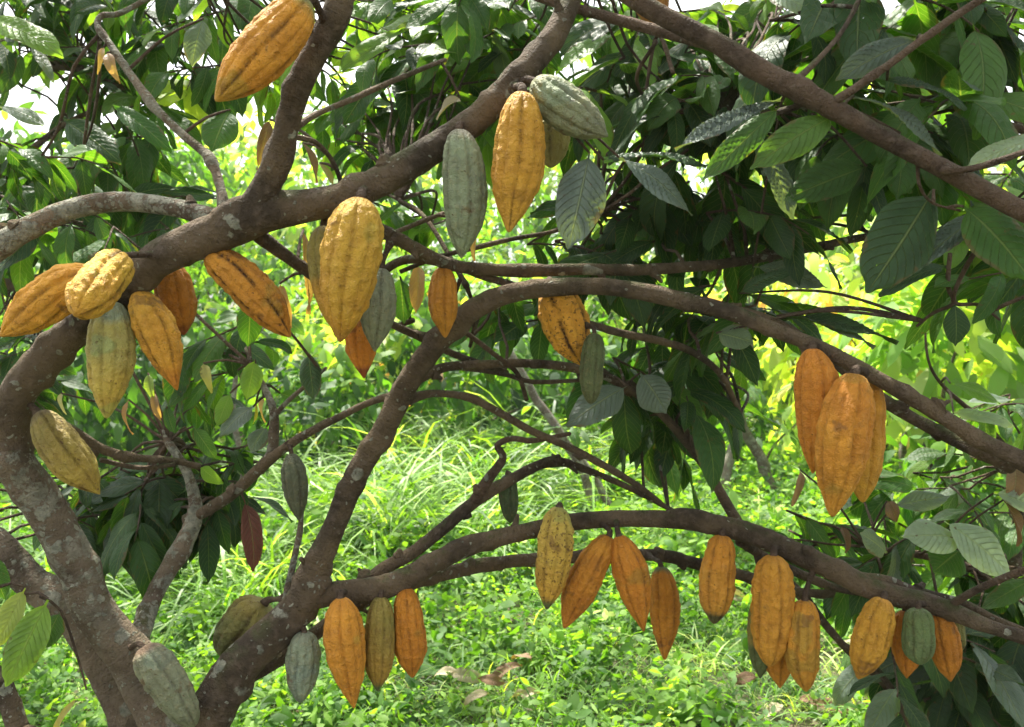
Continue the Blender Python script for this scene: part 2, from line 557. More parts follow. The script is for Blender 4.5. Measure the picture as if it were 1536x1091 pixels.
def spray(lv, tw, base, direction, n, size, mixd, droop=0.55, twr=0.0022, taper=True):
    """a twig carrying alternate, hanging leaves"""
    d = Vector(direction).normalized()
    p = Vector(base)
    L = size * (0.28 + 0.16 * n)
    pts = []
    steps = 7
    for i in range(steps):
        pts.append((*p, twr * (1.25 - 0.75 * i / steps)))
        d = (d + rv() * 0.13 + Vector((0, 0, -0.07))).normalized()
        p = p + d * (L / steps)
    if tw is not None:
        tw.add(tube_geo(pts, seg=6, step=0.03, rough=0.05, lichen=0.1, seed=random.randint(0, 99)))
    P3 = [Vector(x[:3]) for x in pts]
    side0 = d.cross(Vector((0, 0, 1)))
    if side0.length < 0.1: side0 = Vector((1, 0, 0))
    side0.normalize()
    tones = pick(mixd)
    for i in range(n):
        f = (i + 0.6) / n
        k = min(steps - 2, int(f * (steps - 1)))
        q = P3[k].lerp(P3[k + 1], f * (steps - 1) - k)
        dd = (P3[k + 1] - P3[k]).normalized()
        s = side0 * (1 if i % 2 else -1)
        s = (s + rv() * 0.35).normalized()
        if i >= n - 2: s = s * 0.4
        T = (dd * random.uniform(0.3, 0.9) + s * random.uniform(0.6, 1.1) + rv() * 0.25 + Vector((0, 0, -droop * random.uniform(-0.3, 1.7)))).normalized()
        N = (Vector((0, -0.25, 1)) + rv() * 0.55 + s * 0.2)
        if abs(N.normalized().dot(T)) > 0.93: N = N + dd.cross(T)
        sz = size * random.uniform(0.68, 1.15)
        tn = tones if random.random() < 0.7 else pick(mixd)
        lv.add(q, T, N, sz, sz * random.uniform(0.31, 0.44), random.uniform(0.1, 1.5), random.uniform(0.08, 0.55), random.uniform(0.5, 1.6), pal(tn), twist=random.uniform(-0.5, 0.5))


# ------------------------------------------------------------------ a tree built from limbs
class Tree:
    def __init__(s, name, base, label, cat='tree', group=None):
        s.root = empty(name, base, label, cat, group)
        s.base = np.array(base, dtype=float)
        WLOC[s.root.name] = s.base
        s.nodes = []
        s.spots = []
        s.lv = Leaves(); s.tw = TubeSet()
        s.k = 0
    def limb(s, name, pts, lichen=0.0, rough=0.07, world=False, seg=None, mat=None, knots=0.25, flare=True, label=None):
        s.k += 1
        rows = []
        for p in pts:
            if world or len(p) == 5:
                rows.append((*p[:3], p[3] * 0.85))
            else:
                x, y, d, w = p
                q = P(x, y, d)
                rows.append((*q, w * 0.405 * d / F))
        rows = np.array(rows)
        rmax = rows[:, 3].max()
        if seg is None: seg = 36 if rmax > 0.02 else (20 if rmax > 0.008 else 10)
        step = max(0.006, min(0.014, rmax * 0.35))
        lt_ = lichen if isinstance(lichen, tuple) else (lichen, lichen)
        g = list(tube_geo(rows, seg=seg, step=step, rough=rough, lichen=0.0, seed=s.k * 3 + 1, knots=knots))
        g[4] = lt_[0] + (lt_[1] - lt_[0]) * g[3] / g[3].max()
        o = mesh_obj(name, g[0], g[1], mat or M_BARK, s.root, tris=g[2], attrs={'along': g[3], 'lichen': g[4]})
        if label: o['label'] = label
        c = g[5]
        for kk in range(4, len(c) - 4, 3):
            s.spots.append((c[kk], c[kk + 1] - c[kk - 1], g[6][kk]))
        s.nodes.extend([tuple(x) for x in c[::4]])
        return o
    def nearest(s, p):
        a = np.array(s.nodes)
        d = np.linalg.norm(a - np.array(p), axis=1)
        # prefer nodes above / beside
        i = int(np.argmin(d))
        return a[i], d[i]
    def sprays(s, items, maxlink=1.2):
        """items: px,py,d, sx,sy,sd, count, leaf size, mix [, droop]"""
        for it in items:
            px, py, d, sx, sy, sd, cnt, size0, mixd = it[:9]
            cnt = int(cnt * 1.35 + .5); size0 = size0 * 0.92
            droop = it[9] if len(it) > 9 else 0.55
            for _ in range(cnt):
                x = px + random.uniform(-sx, sx); y = py + random.uniform(-sy, sy); dd = d + random.uniform(-sd, sd)
                n = random.randint(4, 9)
                size = size0 * random.uniform(0.72, 1.08)
                p = P(x, y - 0.22 * size * F / dd, dd)
                a = random.uniform(0, 2 * math.pi)
                direction = Vector((math.cos(a), math.sin(a) * 0.7, random.uniform(-0.35, 0.25)))
                p = p - np.array(direction) * size * 0.45
                spray(s.lv, s.tw, p, direction, n, size, mixd, droop)
                q, ds = s.nearest(p)
                if 0.05 < ds < maxlink:
                    q = np.array(q); m1 = q + (p - q) * 0.33 + np.array(rv()) * ds * 0.06 + [0, 0, ds * .05]; m2 = q + (p - q) * 0.7 + np.array(rv()) * ds * 0.05
                    s.tw.add(tube_geo([(*q, 0.0034), (*m1, 0.003), (*m2, 0.0026), (*p, 0.0023)], seg=7, step=0.03, rough=0.08, lichen=0.2, seed=random.randint(0, 99), knots=0.2))
    def finish(s, kind='hi', mat=None):
        s.tw.build('twigs', M_TWIG, s.root)
        s.lv.build('foliage', kind, mat or M_LEAF, s.root)


def one_leaf(tree, base, tip, width_px, tone, bend=0.5, fold=0.2, corr=1.2, face=(0, -1, 0.6), mat=None, twist=0.0, label=None, name='leaf', link=True):
    """base/tip: (px,py,d)"""
    b = P(*base); t = P(*tip)
    d = t - b
    L = np.linalg.norm(d)
    T = d / L
    N = np.array(face, dtype=float)
    N = N - T * np.dot(N, T); N /= np.linalg.norm(N)
    # rotate T up by bend/2 so that the chord runs base->tip
    a = bend / 2
    T2 = T * math.cos(a) + N * math.sin(a)
    N2 = N * math.cos(a) - T * math.sin(a)
    arc = L * (bend / 2) / math.sin(bend / 2) if bend > 1e-3 else L
    lv = Leaves()
    if tone in ('pink', 'brown', 'gold', 'straw') and width_px < 50:
        bend = random.uniform(0.9, 1.7); fold = random.uniform(0.45, 0.95); twist = random.choice((-1, 1)) * random.uniform(0.6, 1.5); width_px *= 0.85
        a = bend / 2
        T2 = T * math.cos(a) + N * math.sin(a); N2 = N * math.cos(a) - T * math.sin(a)
        arc = L * (bend / 2) / math.sin(bend / 2)
    tint = pal(tone) if isinstance(tone, str) else tone
    lv.add(b, T2, N2, arc, width_px / F * (base[2] + tip[2]) / 2, bend, fold, corr, tint, twist=twist)
    o = lv.build(name, 'fine' if width_px > 28 else 'hi', mat or M_LEAF, tree.root)
    if label: o['label'] = label
    if link and tree.nodes:
        q, ds = tree.nearest(b)
        if 0.01 < ds < 0.6:
            q = np.array(q); m1 = q + (b - q) * 0.5 + np.array([0, 0, ds * 0.08])
            tree.tw.add(tube_geo([(*q, 0.003), (*m1, 0.0024), (*b, 0.0019)], seg=7, step=0.02, rough=0.05, lichen=0.1, seed=3))
    return o


# ================================================================== THE MAIN TREE
base = np.array([-0.52, 1.52, 0.0])
main = Tree('cacao_tree', base, 'lichen-spotted cacao tree, trunk forking low, whose pod-laden limbs spread across the whole view', 'tree')
B = base
main.limb('trunk', [(B[0] + .01, B[1], -0.05, 0.125, 0), (B[0] - .01, B[1], 0.25, 0.10, 0), (*P(285, 1190, 1.58), 0.088, 0),
                    (*P(272, 1110, 1.58), 0.07, 0), (*P(230, 1028, 1.57), 0.053, 0),
                    (*P(184, 961, 1.56), 0.043, 0), (*P(138, 893, 1.54), 0.039, 0), (*P(90, 810, 1.52), 0.0385, 0), (*P(42, 728, 1.50), 0.038, 0),
                    (*P(17, 672, 1.48), 0.036, 0)], lichen=(0.0, 0.66), knots=0.15, rough=0.05, mat=M_GREY)
main.limb('limb', [(20, 700, 1.49, 66), (12, 640, 1.47, 66), (30, 585, 1.44, 64), (68, 540, 1.42, 64), (118, 492, 1.40, 62), (190, 432, 1.37, 62), (255, 385, 1.34, 68),
                   (330, 347, 1.32, 76), (400, 325, 1.31, 76), (470, 312, 1.31, 60), (540, 290, 1.31, 56), (620, 245, 1.32, 56), (700, 190, 1.33, 53),
                   (770, 125, 1.34, 50), (820, 70, 1.36, 46), (850, 20, 1.38, 42), (875, -50, 1.42, 40), (890, -130, 1.48, 34)],
          lichen=0.22, knots=0.3)
main.limb('limb', [(352, 345, 1.31, 60), (385, 300, 1.30, 56), (410, 245, 1.28, 47), (430, 185, 1.27, 45), (452, 120, 1.26, 46), (475, 65, 1.25, 48), (497, 15, 1.24, 54), (512, -35, 1.24, 48), (520, -120, 1.25, 44)],
          lichen=0.08, knots=0.3)
main.limb('limb', [(335, 335, 1.34, 44), (300, 322, 1.35, 36), (250, 311, 1.36, 34), (180, 306, 1.38, 37), (110, 314, 1.38, 38), (50, 337, 1.37, 41), (0, 368, 1.36, 46), (-60, 415, 1.35, 50), (-130, 480, 1.36, 52)],
          lichen=0.97, knots=0.12, mat=M_GREY, label='curved side limb crusted with pale lichen')
main.limb('limb', [(335, 330, 1.36, 26), (332, 285, 1.38, 18), (313, 240, 1.40, 16), (272, 203, 1.42, 15), (232, 160, 1.44, 15), (198, 115, 1.47, 15), (168, 72, 1.5, 14), (146, 40, 1.52, 12), (152, 24, 1.53, 11), (180, 20, 1.55, 10), (230, -8, 1.58, 9), (290, -50, 1.6, 8)],
          mat=M_GREY, lichen=0.6, knots=0.4)
main.limb('limb', [(365, 335, 1.33, 30), (400, 362, 1.35, 26), (440, 392, 1.38, 23), (500, 435, 1.42, 18), (560, 472, 1.48, 15), (620, 500, 1.55, 14), (680, 530, 1.62, 13), (760, 560, 1.7, 11)],
          lichen=0.2)
main.limb('limb', [(500, 318, 1.33, 34), (560, 343, 1.36, 27), (620, 371, 1.40, 24), (690, 398, 1.45, 23), (780, 408, 1.53, 23), (880, 405, 1.55, 22), (980, 404, 1.58, 21), (1080, 396, 1.6, 19), (1180, 379, 1.62, 17), (1290, 357, 1.66, 14), (1380, 345, 1.7, 11)],
          lichen=0.35)
main.limb('limb', [(560, 420, 1.48, 16), (590, 398, 1.47, 16), (625, 390, 1.47, 17), (680, 396, 1.49, 16), (730, 415, 1.51, 15), (780, 432, 1.53, 12)], lichen=0.2)
main.limb('branch', [(585, 352, 1.38, 10), (640, 330, 1.42, 9), (665, 320, 1.46, 7)], knots=0.1)
main.limb('branch', [(600, 408, 1.48, 9), (660, 385, 1.5, 9), (720, 370, 1.52, 10), (770, 358, 1.55, 9), (835, 346, 1.6, 8), (900, 320, 1.66, 6)], knots=0.2)
# right fork of the trunk
main.limb('trunk', [(B[0] + .04, B[1] - .01, -0.03, 0.095, 0), (B[0] + .03, B[1] - .01, 0.3, 0.085, 0), (*P(290, 1140, 1.56), 0.062, 0), (*P(322, 1060, 1.56), 0.047, 0), (*P(368, 993, 1.57), 0.042, 0), (*P(420, 940, 1.58), 0.038, 0), (*P(458, 898, 1.59), 0.036, 0), (*P(480, 862, 1.59), 0.03, 0)],
          lichen=0.3, knots=0.2)
main.limb('limb', [(452, 912, 1.585, 56), (474, 860, 1.59, 54), (492, 810, 1.59, 45), (515, 760, 1.58, 43), (545, 702, 1.57, 42), (580, 635, 1.55, 42), (616, 568, 1.53, 43), (660, 510, 1.51, 43), (712, 464, 1.49, 41), (770, 440, 1.475, 36), (840, 431, 1.46, 33), (920, 432, 1.44, 31),
                   (1000, 446, 1.42, 31), (1080, 467, 1.40, 30), (1160, 495, 1.38, 29), (1240, 526, 1.36, 28), (1320, 566, 1.34, 28), (1400, 614, 1.32, 29), (1470, 658, 1.30, 29), (1545, 700, 1.28, 31), (1640, 750, 1.26, 32), (1760, 810, 1.24, 34)],
          lichen=0.15, knots=0.3)
main.limb('limb', [(1030, 448, 1.44, 22), (1100, 466, 1.47, 18), (1170, 489, 1.49, 18), (1250, 545, 1.48, 19), (1330, 602, 1.46, 22), (1400, 640, 1.43, 24), (1460, 672, 1.38, 26), (1520, 700, 1.32, 26)], lichen=0.15)
main.limb('limb', [(440, 905, 1.58, 40), (500, 888, 1.60, 44), (560, 880, 1.62, 46), (610, 862, 1.63, 42), (660, 838, 1.65, 37), (720, 813, 1.67, 34), (790, 796, 1.69, 31), (860, 784, 1.70, 32), (940, 779, 1.70, 31), (1020, 783, 1.69, 34), (1100, 796, 1.67, 38), (1170, 820, 1.65, 40),
                   (1240, 849, 1.62, 40), (1300, 876, 1.60, 40), (1360, 898, 1.58, 41), (1420, 917, 1.55, 36), (1480, 939, 1.52, 26), (1545, 960, 1.5, 25), (1640, 995, 1.46, 26)],
          lichen=0.12, knots=0.35)
main.limb('branch', [(1290, 868, 1.6, 24), (1330, 872, 1.6, 18), (1370, 888, 1.6, 18), (1440, 905, 1.58, 16), (1490, 928, 1.57, 13), (1545, 950, 1.56, 12)], lichen=0.3)
main.limb('branch', [(1420, 912, 1.56, 18), (1450, 893, 1.52, 14), (1490, 873, 1.48, 13), (1545, 852, 1.44, 13), (1620, 830, 1.4, 12)], lichen=0.1, mat=M_TWIG)
main.limb('limb', [(375, 1015, 1.62, 26), (425, 982, 1.65, 27), (475, 948, 1.68, 26), (540, 905, 1.72, 25), (600, 880, 1.75, 24), (680, 859, 1.78, 24), (760, 843, 1.82, 24), (830, 837, 1.85, 23), (900, 832, 1.87, 23), (980, 834, 1.88, 22), (1050, 848, 1.88, 22), (1120, 866, 1.88, 20), (1190, 888, 1.9, 17), (1270, 892, 1.95, 14)],
          lichen=0.2)
main.limb('branch', [(1110, 812, 1.68, 20), (1150, 838, 1.75, 19), (1200, 860, 1.8, 18), (1250, 880, 1.82, 15), (1310, 892, 1.85, 12)])
main.limb('limb', [(540, 885, 1.63, 26), (570, 855, 1.67, 25), (615, 828, 1.69, 24), (665, 790, 1.72, 24), (720, 745, 1.76, 22), (780, 710, 1.8, 19), (835, 693, 1.83, 16), (890, 708, 1.86, 13), (950, 735, 1.9, 11), (1012, 768, 1.95, 9)], lichen=0.15)
main.limb('branch', [(712, 752, 1.75, 22), (733, 718, 1.74, 19), (754, 688, 1.73, 15), (746, 668, 1.72, 12), (768, 658, 1.72, 11), (800, 661, 1.72, 10), (855, 650, 1.72, 8)], lichen=0.3, knots=0.5, mat=M_TWIG)
main.limb('limb', [(630, 565, 1.56, 24), (670, 553, 1.60, 18), (730, 548, 1.63, 17), (790, 545, 1.65, 17), (850, 549, 1.68, 17), (910, 563, 1.7, 17), (965, 598, 1.74, 16), (1018, 650, 1.78, 17), (1058, 702, 1.82, 18), (1085, 750, 1.84, 19), (1115, 800, 1.86, 20), (1150, 845, 1.9, 20), (1200, 892, 1.92, 18), (1240, 940, 1.94, 15), (1280, 985, 1.96, 13), (1330, 1032, 2.0, 13), (1362, 1090, 2.05, 12), (1380, 1150, 2.1, 12)],
          lichen=0.2)
main.limb('branch', [(1262, 965, 1.95, 12), (1310, 1000, 1.93, 12), (1345, 1045, 1.9, 13), (1375, 1110, 1.88, 13)], mat=M_TWIG)
main.limb('branch', [(690, 552, 1.62, 10), (760, 562, 1.66, 9), (800, 572, 1.68, 9), (870, 570, 1.72, 7)], knots=0.4)
main.limb('branch', [(875, 484, 1.5, 14), (930, 500, 1.55, 15), (990, 512, 1.6, 15), (1040, 528, 1.66, 13), (1080, 560, 1.72, 11), (1110, 620, 1.8, 9)], lichen=0.2)
main.limb('limb', [(610, 592, 1.55, 20), (560, 602, 1.59, 13), (500, 630, 1.63, 14), (445, 660, 1.67, 17), (400, 695, 1.70, 21), (355, 738, 1.73, 22), (310, 768, 1.74, 23), (280, 782, 1.75, 22)], lichen=0.3)
main.limb('limb', [(610, 600, 1.55, 22), (650, 592, 1.58, 14), (700, 597, 1.61, 13), (750, 620, 1.64, 14), (800, 648, 1.67, 14), (860, 676, 1.7, 14), (920, 705, 1.74, 13), (975, 742, 1.8, 10), (1005, 768, 1.84, 7)], lichen=0.1)
main.limb('limb', [(205, 965, 1.60, 42), (222, 925, 1.65, 36), (238, 885, 1.69, 33), (262, 832, 1.72, 34), (288, 785, 1.74, 30), (291, 745, 1.75, 21), (278, 705, 1.76, 18), (250, 660, 1.78, 14), (246, 645, 1.78, 10)], lichen=0.7, knots=0.3, mat=M_GREY)
main.limb('branch', [(388, 706, 1.71, 20), (408, 680, 1.71, 19), (413, 640, 1.71, 17), (408, 605, 1.72, 14), (392, 572, 1.74, 11), (375, 545, 1.76, 8)], lichen=0.6, mat=M_GREY)
main.limb('branch', [(411, 625, 1.71, 11), (432, 602, 1.7, 9), (460, 578, 1.7, 8), (490, 552, 1.7, 6)], lichen=0.6, mat=M_GREY)
main.limb('branch', [(424, 935, 1.6, 18), (430, 890, 1.64, 14), (440, 840, 1.66, 12), (449, 795, 1.68, 10), (452, 760, 1.7, 8)], lichen=0.9, mat=M_GREY)
main.limb('limb', [(30, 640, 1.48, 26), (60, 622, 1.52, 18), (100, 640, 1.56, 17), (150, 672, 1.6, 17), (200, 686, 1.64, 15), (250, 690, 1.7, 13), (300, 700, 1.76, 9)], knots=0.5)
main.limb('branch', [(150, 690, 1.62, 10), (210, 702, 1.66, 9), (262, 698, 1.7, 8)], knots=0.5)
main.limb('trunk', [(B[0] - .05, B[1] + .06, -0.03, 0.08, 0), (B[0] - .08, B[1] + .09, 0.35, 0.062, 0), (*P(196, 1110, 1.68), 0.046, 0), (*P(178, 1050, 1.68), 0.041, 0), (*P(148, 985, 1.68), 0.037, 0), (*P(108, 926, 1.68), 0.035, 0), (*P(58, 871, 1.68), 0.035, 0), (*P(2, 828, 1.68), 0.036, 0), (*P(-60, 790, 1.7), 0.036, 0), (*P(-140, 730, 1.75), 0.034, 0), (*P(-220, 640, 1.8), 0.03, 0)],
          lichen=(0.1, 0.7), knots=0.2, mat=M_GREY)
main.limb('branch', [(445, 190, 1.28, 14), (480, 168, 1.32, 11), (530, 148, 1.36, 11), (590, 122, 1.42, 10), (640, 100, 1.47, 9), (668, 90, 1.5, 8)], lichen=0.2)
main.limb('branch', [(440, 205, 1.29, 12), (475, 215, 1.33, 9), (500, 245, 1.37, 9), (515, 285, 1.4, 7)])
main.limb('branch', [(640, 505, 1.55, 14), (600, 490, 1.6, 12), (620, 480, 1.62, 10)])
main.limb('branch', [(700, 430, 1.52, 10), (640, 330, 1.6, 8), (600, 300, 1.7, 7)], knots=0.3)
for pts in ([(700, 500, 1.56, 10), (740, 530, 1.6, 9), (775, 560, 1.66, 9), (790, 600, 1.7, 8)], [(700, 430, 1.52, 8), (712, 470, 1.6, 6), (705, 520, 1.66, 5)], [(690, 420, 1.5, 8), (676, 460, 1.55, 6), (680, 430, 1.56, 5)]):
    main.limb('branch', pts, knots=0.3, mat=M_TWIG)
# overhead crown of this tree, above the frame: shades the limbs as in the photograph
main.limb('limb', [(890, -120, 1.48, 34), (900, -260, 1.6, 32), (880, -420, 1.8, 28), (840, -600, 2.0, 22)], lichen=0.1)
main.limb('limb', [(520, -110, 1.25, 42), (530, -260, 1.35, 36), (500, -460, 1.55, 28), (420, -680, 1.8, 20)], lichen=0.1)
main.limb('limb', [(-120, 470, 1.36, 50), (-260, 300, 1.4, 44), (-360, 60, 1.5, 36), (-420, -300, 1.7, 26), (-380, -600, 1.9, 18)], lichen=0.4)

# ---- pruning stubs, dead spurs and flower cushions standing on the limbs
sr = random.Random(4)
cand = [q_ for q_ in main.spots if 0.007 < q_[2] < 0.045 and q_[0][2] > 0.75]
for k_ in range(70):
    c_, t_, r_0 = sr.choice(cand)
    t_ = Vector(tuple(t_)).normalized()
    o_ = Vector((sr.gauss(0, 1), sr.gauss(0, 1) - .5, sr.gauss(0.3, 1)))
    o_ = (o_ - t_ * o_.dot(t_)).normalized()
    ln = sr.uniform(0.002, 0.008) if sr.random() < .6 else sr.uniform(0.008, 0.02)
    rr = sr.uniform(0.003, 0.0055) if ln > 0.008 else sr.uniform(0.005, 0.009)
    p0 = Vector(tuple(c_)) + o_ * (r_0 * 0.8)
    p1 = Vector(tuple(c_)) + o_ * (r_0 * 0.98 + ln * .4) + t_ * ln * .3
    p2 = Vector(tuple(c_)) + o_ * (r_0 + ln) + t_ * ln * .6
    g_ = tube_geo([(*p0, rr * 1.9), (*p1, rr * 1.15), (*p2, rr * .75)], seg=10, step=0.0025, rough=0.3, seed=k_, lichen=.2, knots=.5)
    mesh_obj('stub', g_[0], g_[1], M_BARK, main.root, tris=g_[2], attrs={'along': g_[3], 'lichen': g_[4]})

# ---- leaves of the main tree one can tell apart
G = main
one_leaf(G, (884, 230, 1.30), (852, 374, 1.27), 76, 'grey', 0.35, 0.12, 1.6, (0.1, -1, 0.35), M_GLEAF, label='large grey-green quilted leaf hanging below the green pod')
one_leaf(G, (928, 236, 1.32), (1038, 324, 1.30), 46, 'grey', 0.6, 0.2, 1.4, (0.3, -1, 0.8), M_GLEAF)
one_leaf(G, (905, 240, 1.34), (1060, 250, 1.42), 40, 'deep', 0.5, 0.2, 1.2, (0.0, -0.4, 1), M_GLEAF)
one_leaf(G, (940, 580, 1.62), (850, 640, 1.58), 58, 'grey', 0.5, 0.15, 1.2, (-0.1, -1, 0.8), M_GLEAF)
one_leaf(G, (960, 560, 1.7), (1000, 620, 1.7), 58, 'grey', 0.5, 0.15, 1.2, (-0.1, -1, 0.8), M_GLEAF)
for (xa, ya, xb, yb, wd, tn) in ((193, 600, 200, 652, 14, 'pink'), (232, 588, 242, 632, 18, 'pink'), (92, 590, 100, 622, 18, 'straw'), (395, 596, 398, 634, 16, 'pink'), (384, 604, 380, 636, 12, 'gold'), (462, 548, 468, 566, 12, 'pink'),
                                (305, 545, 318, 590, 24, 'gold'), (222, 560, 230, 600, 18, 'yellow'), (420, 590, 452, 600, 20, 'mid'), (250, 610, 262, 650, 24, 'mid'), (290, 640, 325, 690, 26, 'mid'), (300, 700, 335, 726, 26, 'bright')):
    one_leaf(G, (xa, ya, 1.78), (xb, yb, 1.77), wd, tn, 0.5, 0.35, 1.0, (random.uniform(-.4, .4), -1, 0.1), M_LEAF, twist=random.uniform(-.4, .6))
one_leaf(G, (366, 750, 1.72), (380, 858, 1.70), 36, 'red', 0.9, 0.5, 1.5, (0.9, -1, 0.3), M_DRY, twist=1.1, label='curled dark red dead leaf')
one_leaf(G, (305, 28, 1.50), (288, 100, 1.48), 42, 'grey', 0.4, 0.2, 1.0, (0, -1, 0.4))
one_leaf(G, (345, 165, 1.45), (318, 228, 1.42), 58, 'mid', 0.4, 0.2, 1.0, (0, -1, 0.3))
one_leaf(G, (155, 72, 1.50), (146, 112, 1.49), 16, 'pink', 0.4, 0.4, 1.0, (0.3, -1, 0))
one_leaf(G, (160, 80, 1.49), (180, 126, 1.48), 26, 'pink', 0.4, 0.3, 1.0, (0.3, -1, 0))
one_leaf(G, (420, 425, 1.45), (438, 492, 1.44), 24, 'pink', 0.3, 0.3, 1.0, (0.3, -1, 0))
one_leaf(G, (455, 345, 1.5), (462, 472, 1.5), 36, 'pink', 0.3, 0.3, 1.0, (0.3, -1, 0))
one_leaf(G, (478, 390, 1.52), (490, 470, 1.5), 30, 'brown', 0.3, 0.3, 1.0, (0.3, -1, 0))
one_leaf(G, (626, 395, 1.55), (624, 470, 1.55), 36, 'pink', 0.3, 0.3, 1.0, (0.3, -1, 0))
one_leaf(G, (600, 415, 1.6), (606, 486, 1.6), 40, 'mid', 0.3, 0.2, 1.0, (0.3, -1, 0))
one_leaf(G, (706, 340, 1.45), (712, 392, 1.45), 26, 'pink', 0.3, 0.3, 1.0, (0.3, -1, 0))
one_leaf(G, (405, 180, 1.38), (385, 255, 1.37), 34, 'brown', 0.8, 0.5, 1.0, (0.3, -1, 0), M_DRY, twist=0.7)
one_leaf(G, (455, 215, 1.40), (475, 275, 1.39), 26, 'brown', 0.8, 0.5, 1.0, (0.3, -1, 0), M_DRY, twist=0.7)
one_leaf(G, (480, 245, 1.40), (502, 285, 1.39), 20, 'gold', 0.5, 0.5, 1.0, (0.3, -1, 0), M_DRY, twist=0.5)
one_leaf(G, (690, 148, 1.5), (655, 180, 1.48), 34, 'straw', 0.5, 0.3, 1.0, (0.3, -1, 0.5), M_DRY)
one_leaf(G, (375, 450, 1.6), (372, 520, 1.6), 40, 'mid', 0.5, 0.2, 1.0, (0.5, -1, 0.3))
one_leaf(G, (382, 540, 1.72), (370, 600, 1.7), 34, 'bright', 0.5, 0.2, 1.0, (0.5, -1, 0.3))
one_leaf(G, (345, 590, 1.74), (325, 640, 1.7), 26, 'bright', 0.5, 0.2, 1.0, (0.5, -1, 0.3))
one_leaf(G, (462, 530, 1.7), (470, 600, 1.68), 34, 'deep', 0.5, 0.2, 1.3, (0.4, -1, 0.3), M_GLEAF)
one_leaf(G, (380, 610, 1.74), (330, 655, 1.7), 40, 'grey', 0.6, 0.2, 1.3, (-0.2, -1, 0.9), M_GLEAF)
one_leaf(G, (400, 640, 1.76), (376, 680, 1.74), 34, 'grey', 0.6, 0.2, 1.6, (-0.2, -1, 0.5), M_GLEAF)
main.sprays([
    # centre top: leaves behind the upper limb
    (660, 50, 2.1, 100, 50, 0.25, 15, 0.19, {'mid': 3, 'bright': 3, 'dark': 1, 'grey': .5}, .3),
    (600, 20, 2.4, 80, 30, 0.2, 6, 0.17, {'bright': 3, 'mid': 2, 'yellow': 1}, .3),
    (740, 20, 2.3, 60, 30, 0.2, 7, 0.18, {'mid': 3, 'bright': 1, 'dark': 2}, .3),
    (900, 30, 2.3, 70, 40, 0.2, 7, 0.18, {'mid': 3, 'bright': 2, 'dark': 1}, .3),
    (330, 20, 2.3, 30, 30, 0.2, 3, 0.15, {'mid': 2, 'bright': 2}, .3),
    (760, 110, 2.1, 60, 60, 0.25, 5, 0.18, {'mid': 3, 'bright': 1, 'dark': 2}, .3),
    (620, 170, 2.1, 80, 40, 0.2, 9, 0.16, {'mid': 3, 'bright': 2, 'dark': 1}, .3),
    (520, 210, 2.3, 50, 50, 0.2, 5, 0.15, {'mid': 3, 'bright': 2, 'dark': 1}, .3),
    (600, 340, 2.2, 60, 40, 0.2, 3, 0.14, {'mid': 2, 'bright': 2}, .3),
    (400, 110, 2.3, 30, 50, 0.2, 2, 0.15, {'mid': 2, 'bright': 2}, .4),
    (960, 110, 1.8, 80, 60, 0.2, 10, 0.18, {'dark': 2, 'mid': 2.5, 'bright': .6, 'deep': 1}, .3),
    (960, 330, 1.9, 90, 70, 0.25, 8, 0.19, {'dark': 3, 'deep': 1, 'mid': 1.6, 'grey': .3}, .4),
    (1080, 300, 1.85, 80, 60, 0.25, 7, 0.19, {'dark': 3, 'deep': 1, 'mid': 1.8}, .4),
    (970, 545, 2.0, 90, 50, 0.2, 6, 0.18, {'dark': 4, 'deep': 1, 'mid': 1.2}, .4),
    (1020, 600, 2.05, 65, 50, 0.2, 6, 0.17, {'dark': 4, 'deep': 2, 'mid': .6}),
    (1090, 470, 1.9, 60, 35, 0.2, 4, 0.16, {'dark': 3, 'grey': .5, 'mid': .5}),
    (780, 470, 1.9, 50, 50, 0.15, 4, 0.14, {'dark': 3, 'mid': 1}),
    (880, 370, 1.9, 60, 30, 0.15, 4, 0.16, {'dark': 3, 'deep': 1}),
    (530, 100, 2.2, 30, 30, 0.2, 2, 0.16, {'bright': 3, 'mid': 1}),
    # left middle
    (90, 350, 1.75, 90, 40, 0.2, 5, 0.15, {'mid': 3, 'dark': 2}),
    (330, 560, 2.0, 60, 50, 0.2, 5, 0.13, {'dark': 2, 'mid': 2}),
    (60, 250, 1.75, 60, 40, 0.2, 3, 0.15, {'mid': 2, 'dark': 2}),
    (185, 765, 2.0, 85, 45, 0.15, 15, 0.16, {'dark': 4, 'deep': 3}),
    (330, 770, 2.05, 30, 25, 0.1, 4, 0.13, {'dark': 4, 'deep': 3}),
    (330, 700, 2.0, 50, 40, 0.15, 6, 0.13, {'dark': 3, 'mid': 1, 'bright': .6}),
])

def overhead(tree, x0, x1, y0, y1, z0, z1, cnt, size, mixd):
    for _ in range(cnt):
        p = np.array([random.uniform(x0, x1), random.uniform(y0, y1), random.uniform(z0, z1)])
        if p[2] < CAMZ + 0.37 * p[1] + 0.35: p[2] = CAMZ + 0.37 * p[1] + 0.35 + random.random() * 0.3
        a = random.uniform(0, 2 * math.pi)
        spray(tree.lv, None, p, (math.cos(a), math.sin(a), random.uniform(-.1, .3)), random.randint(5, 8), size, mixd, 0.3)


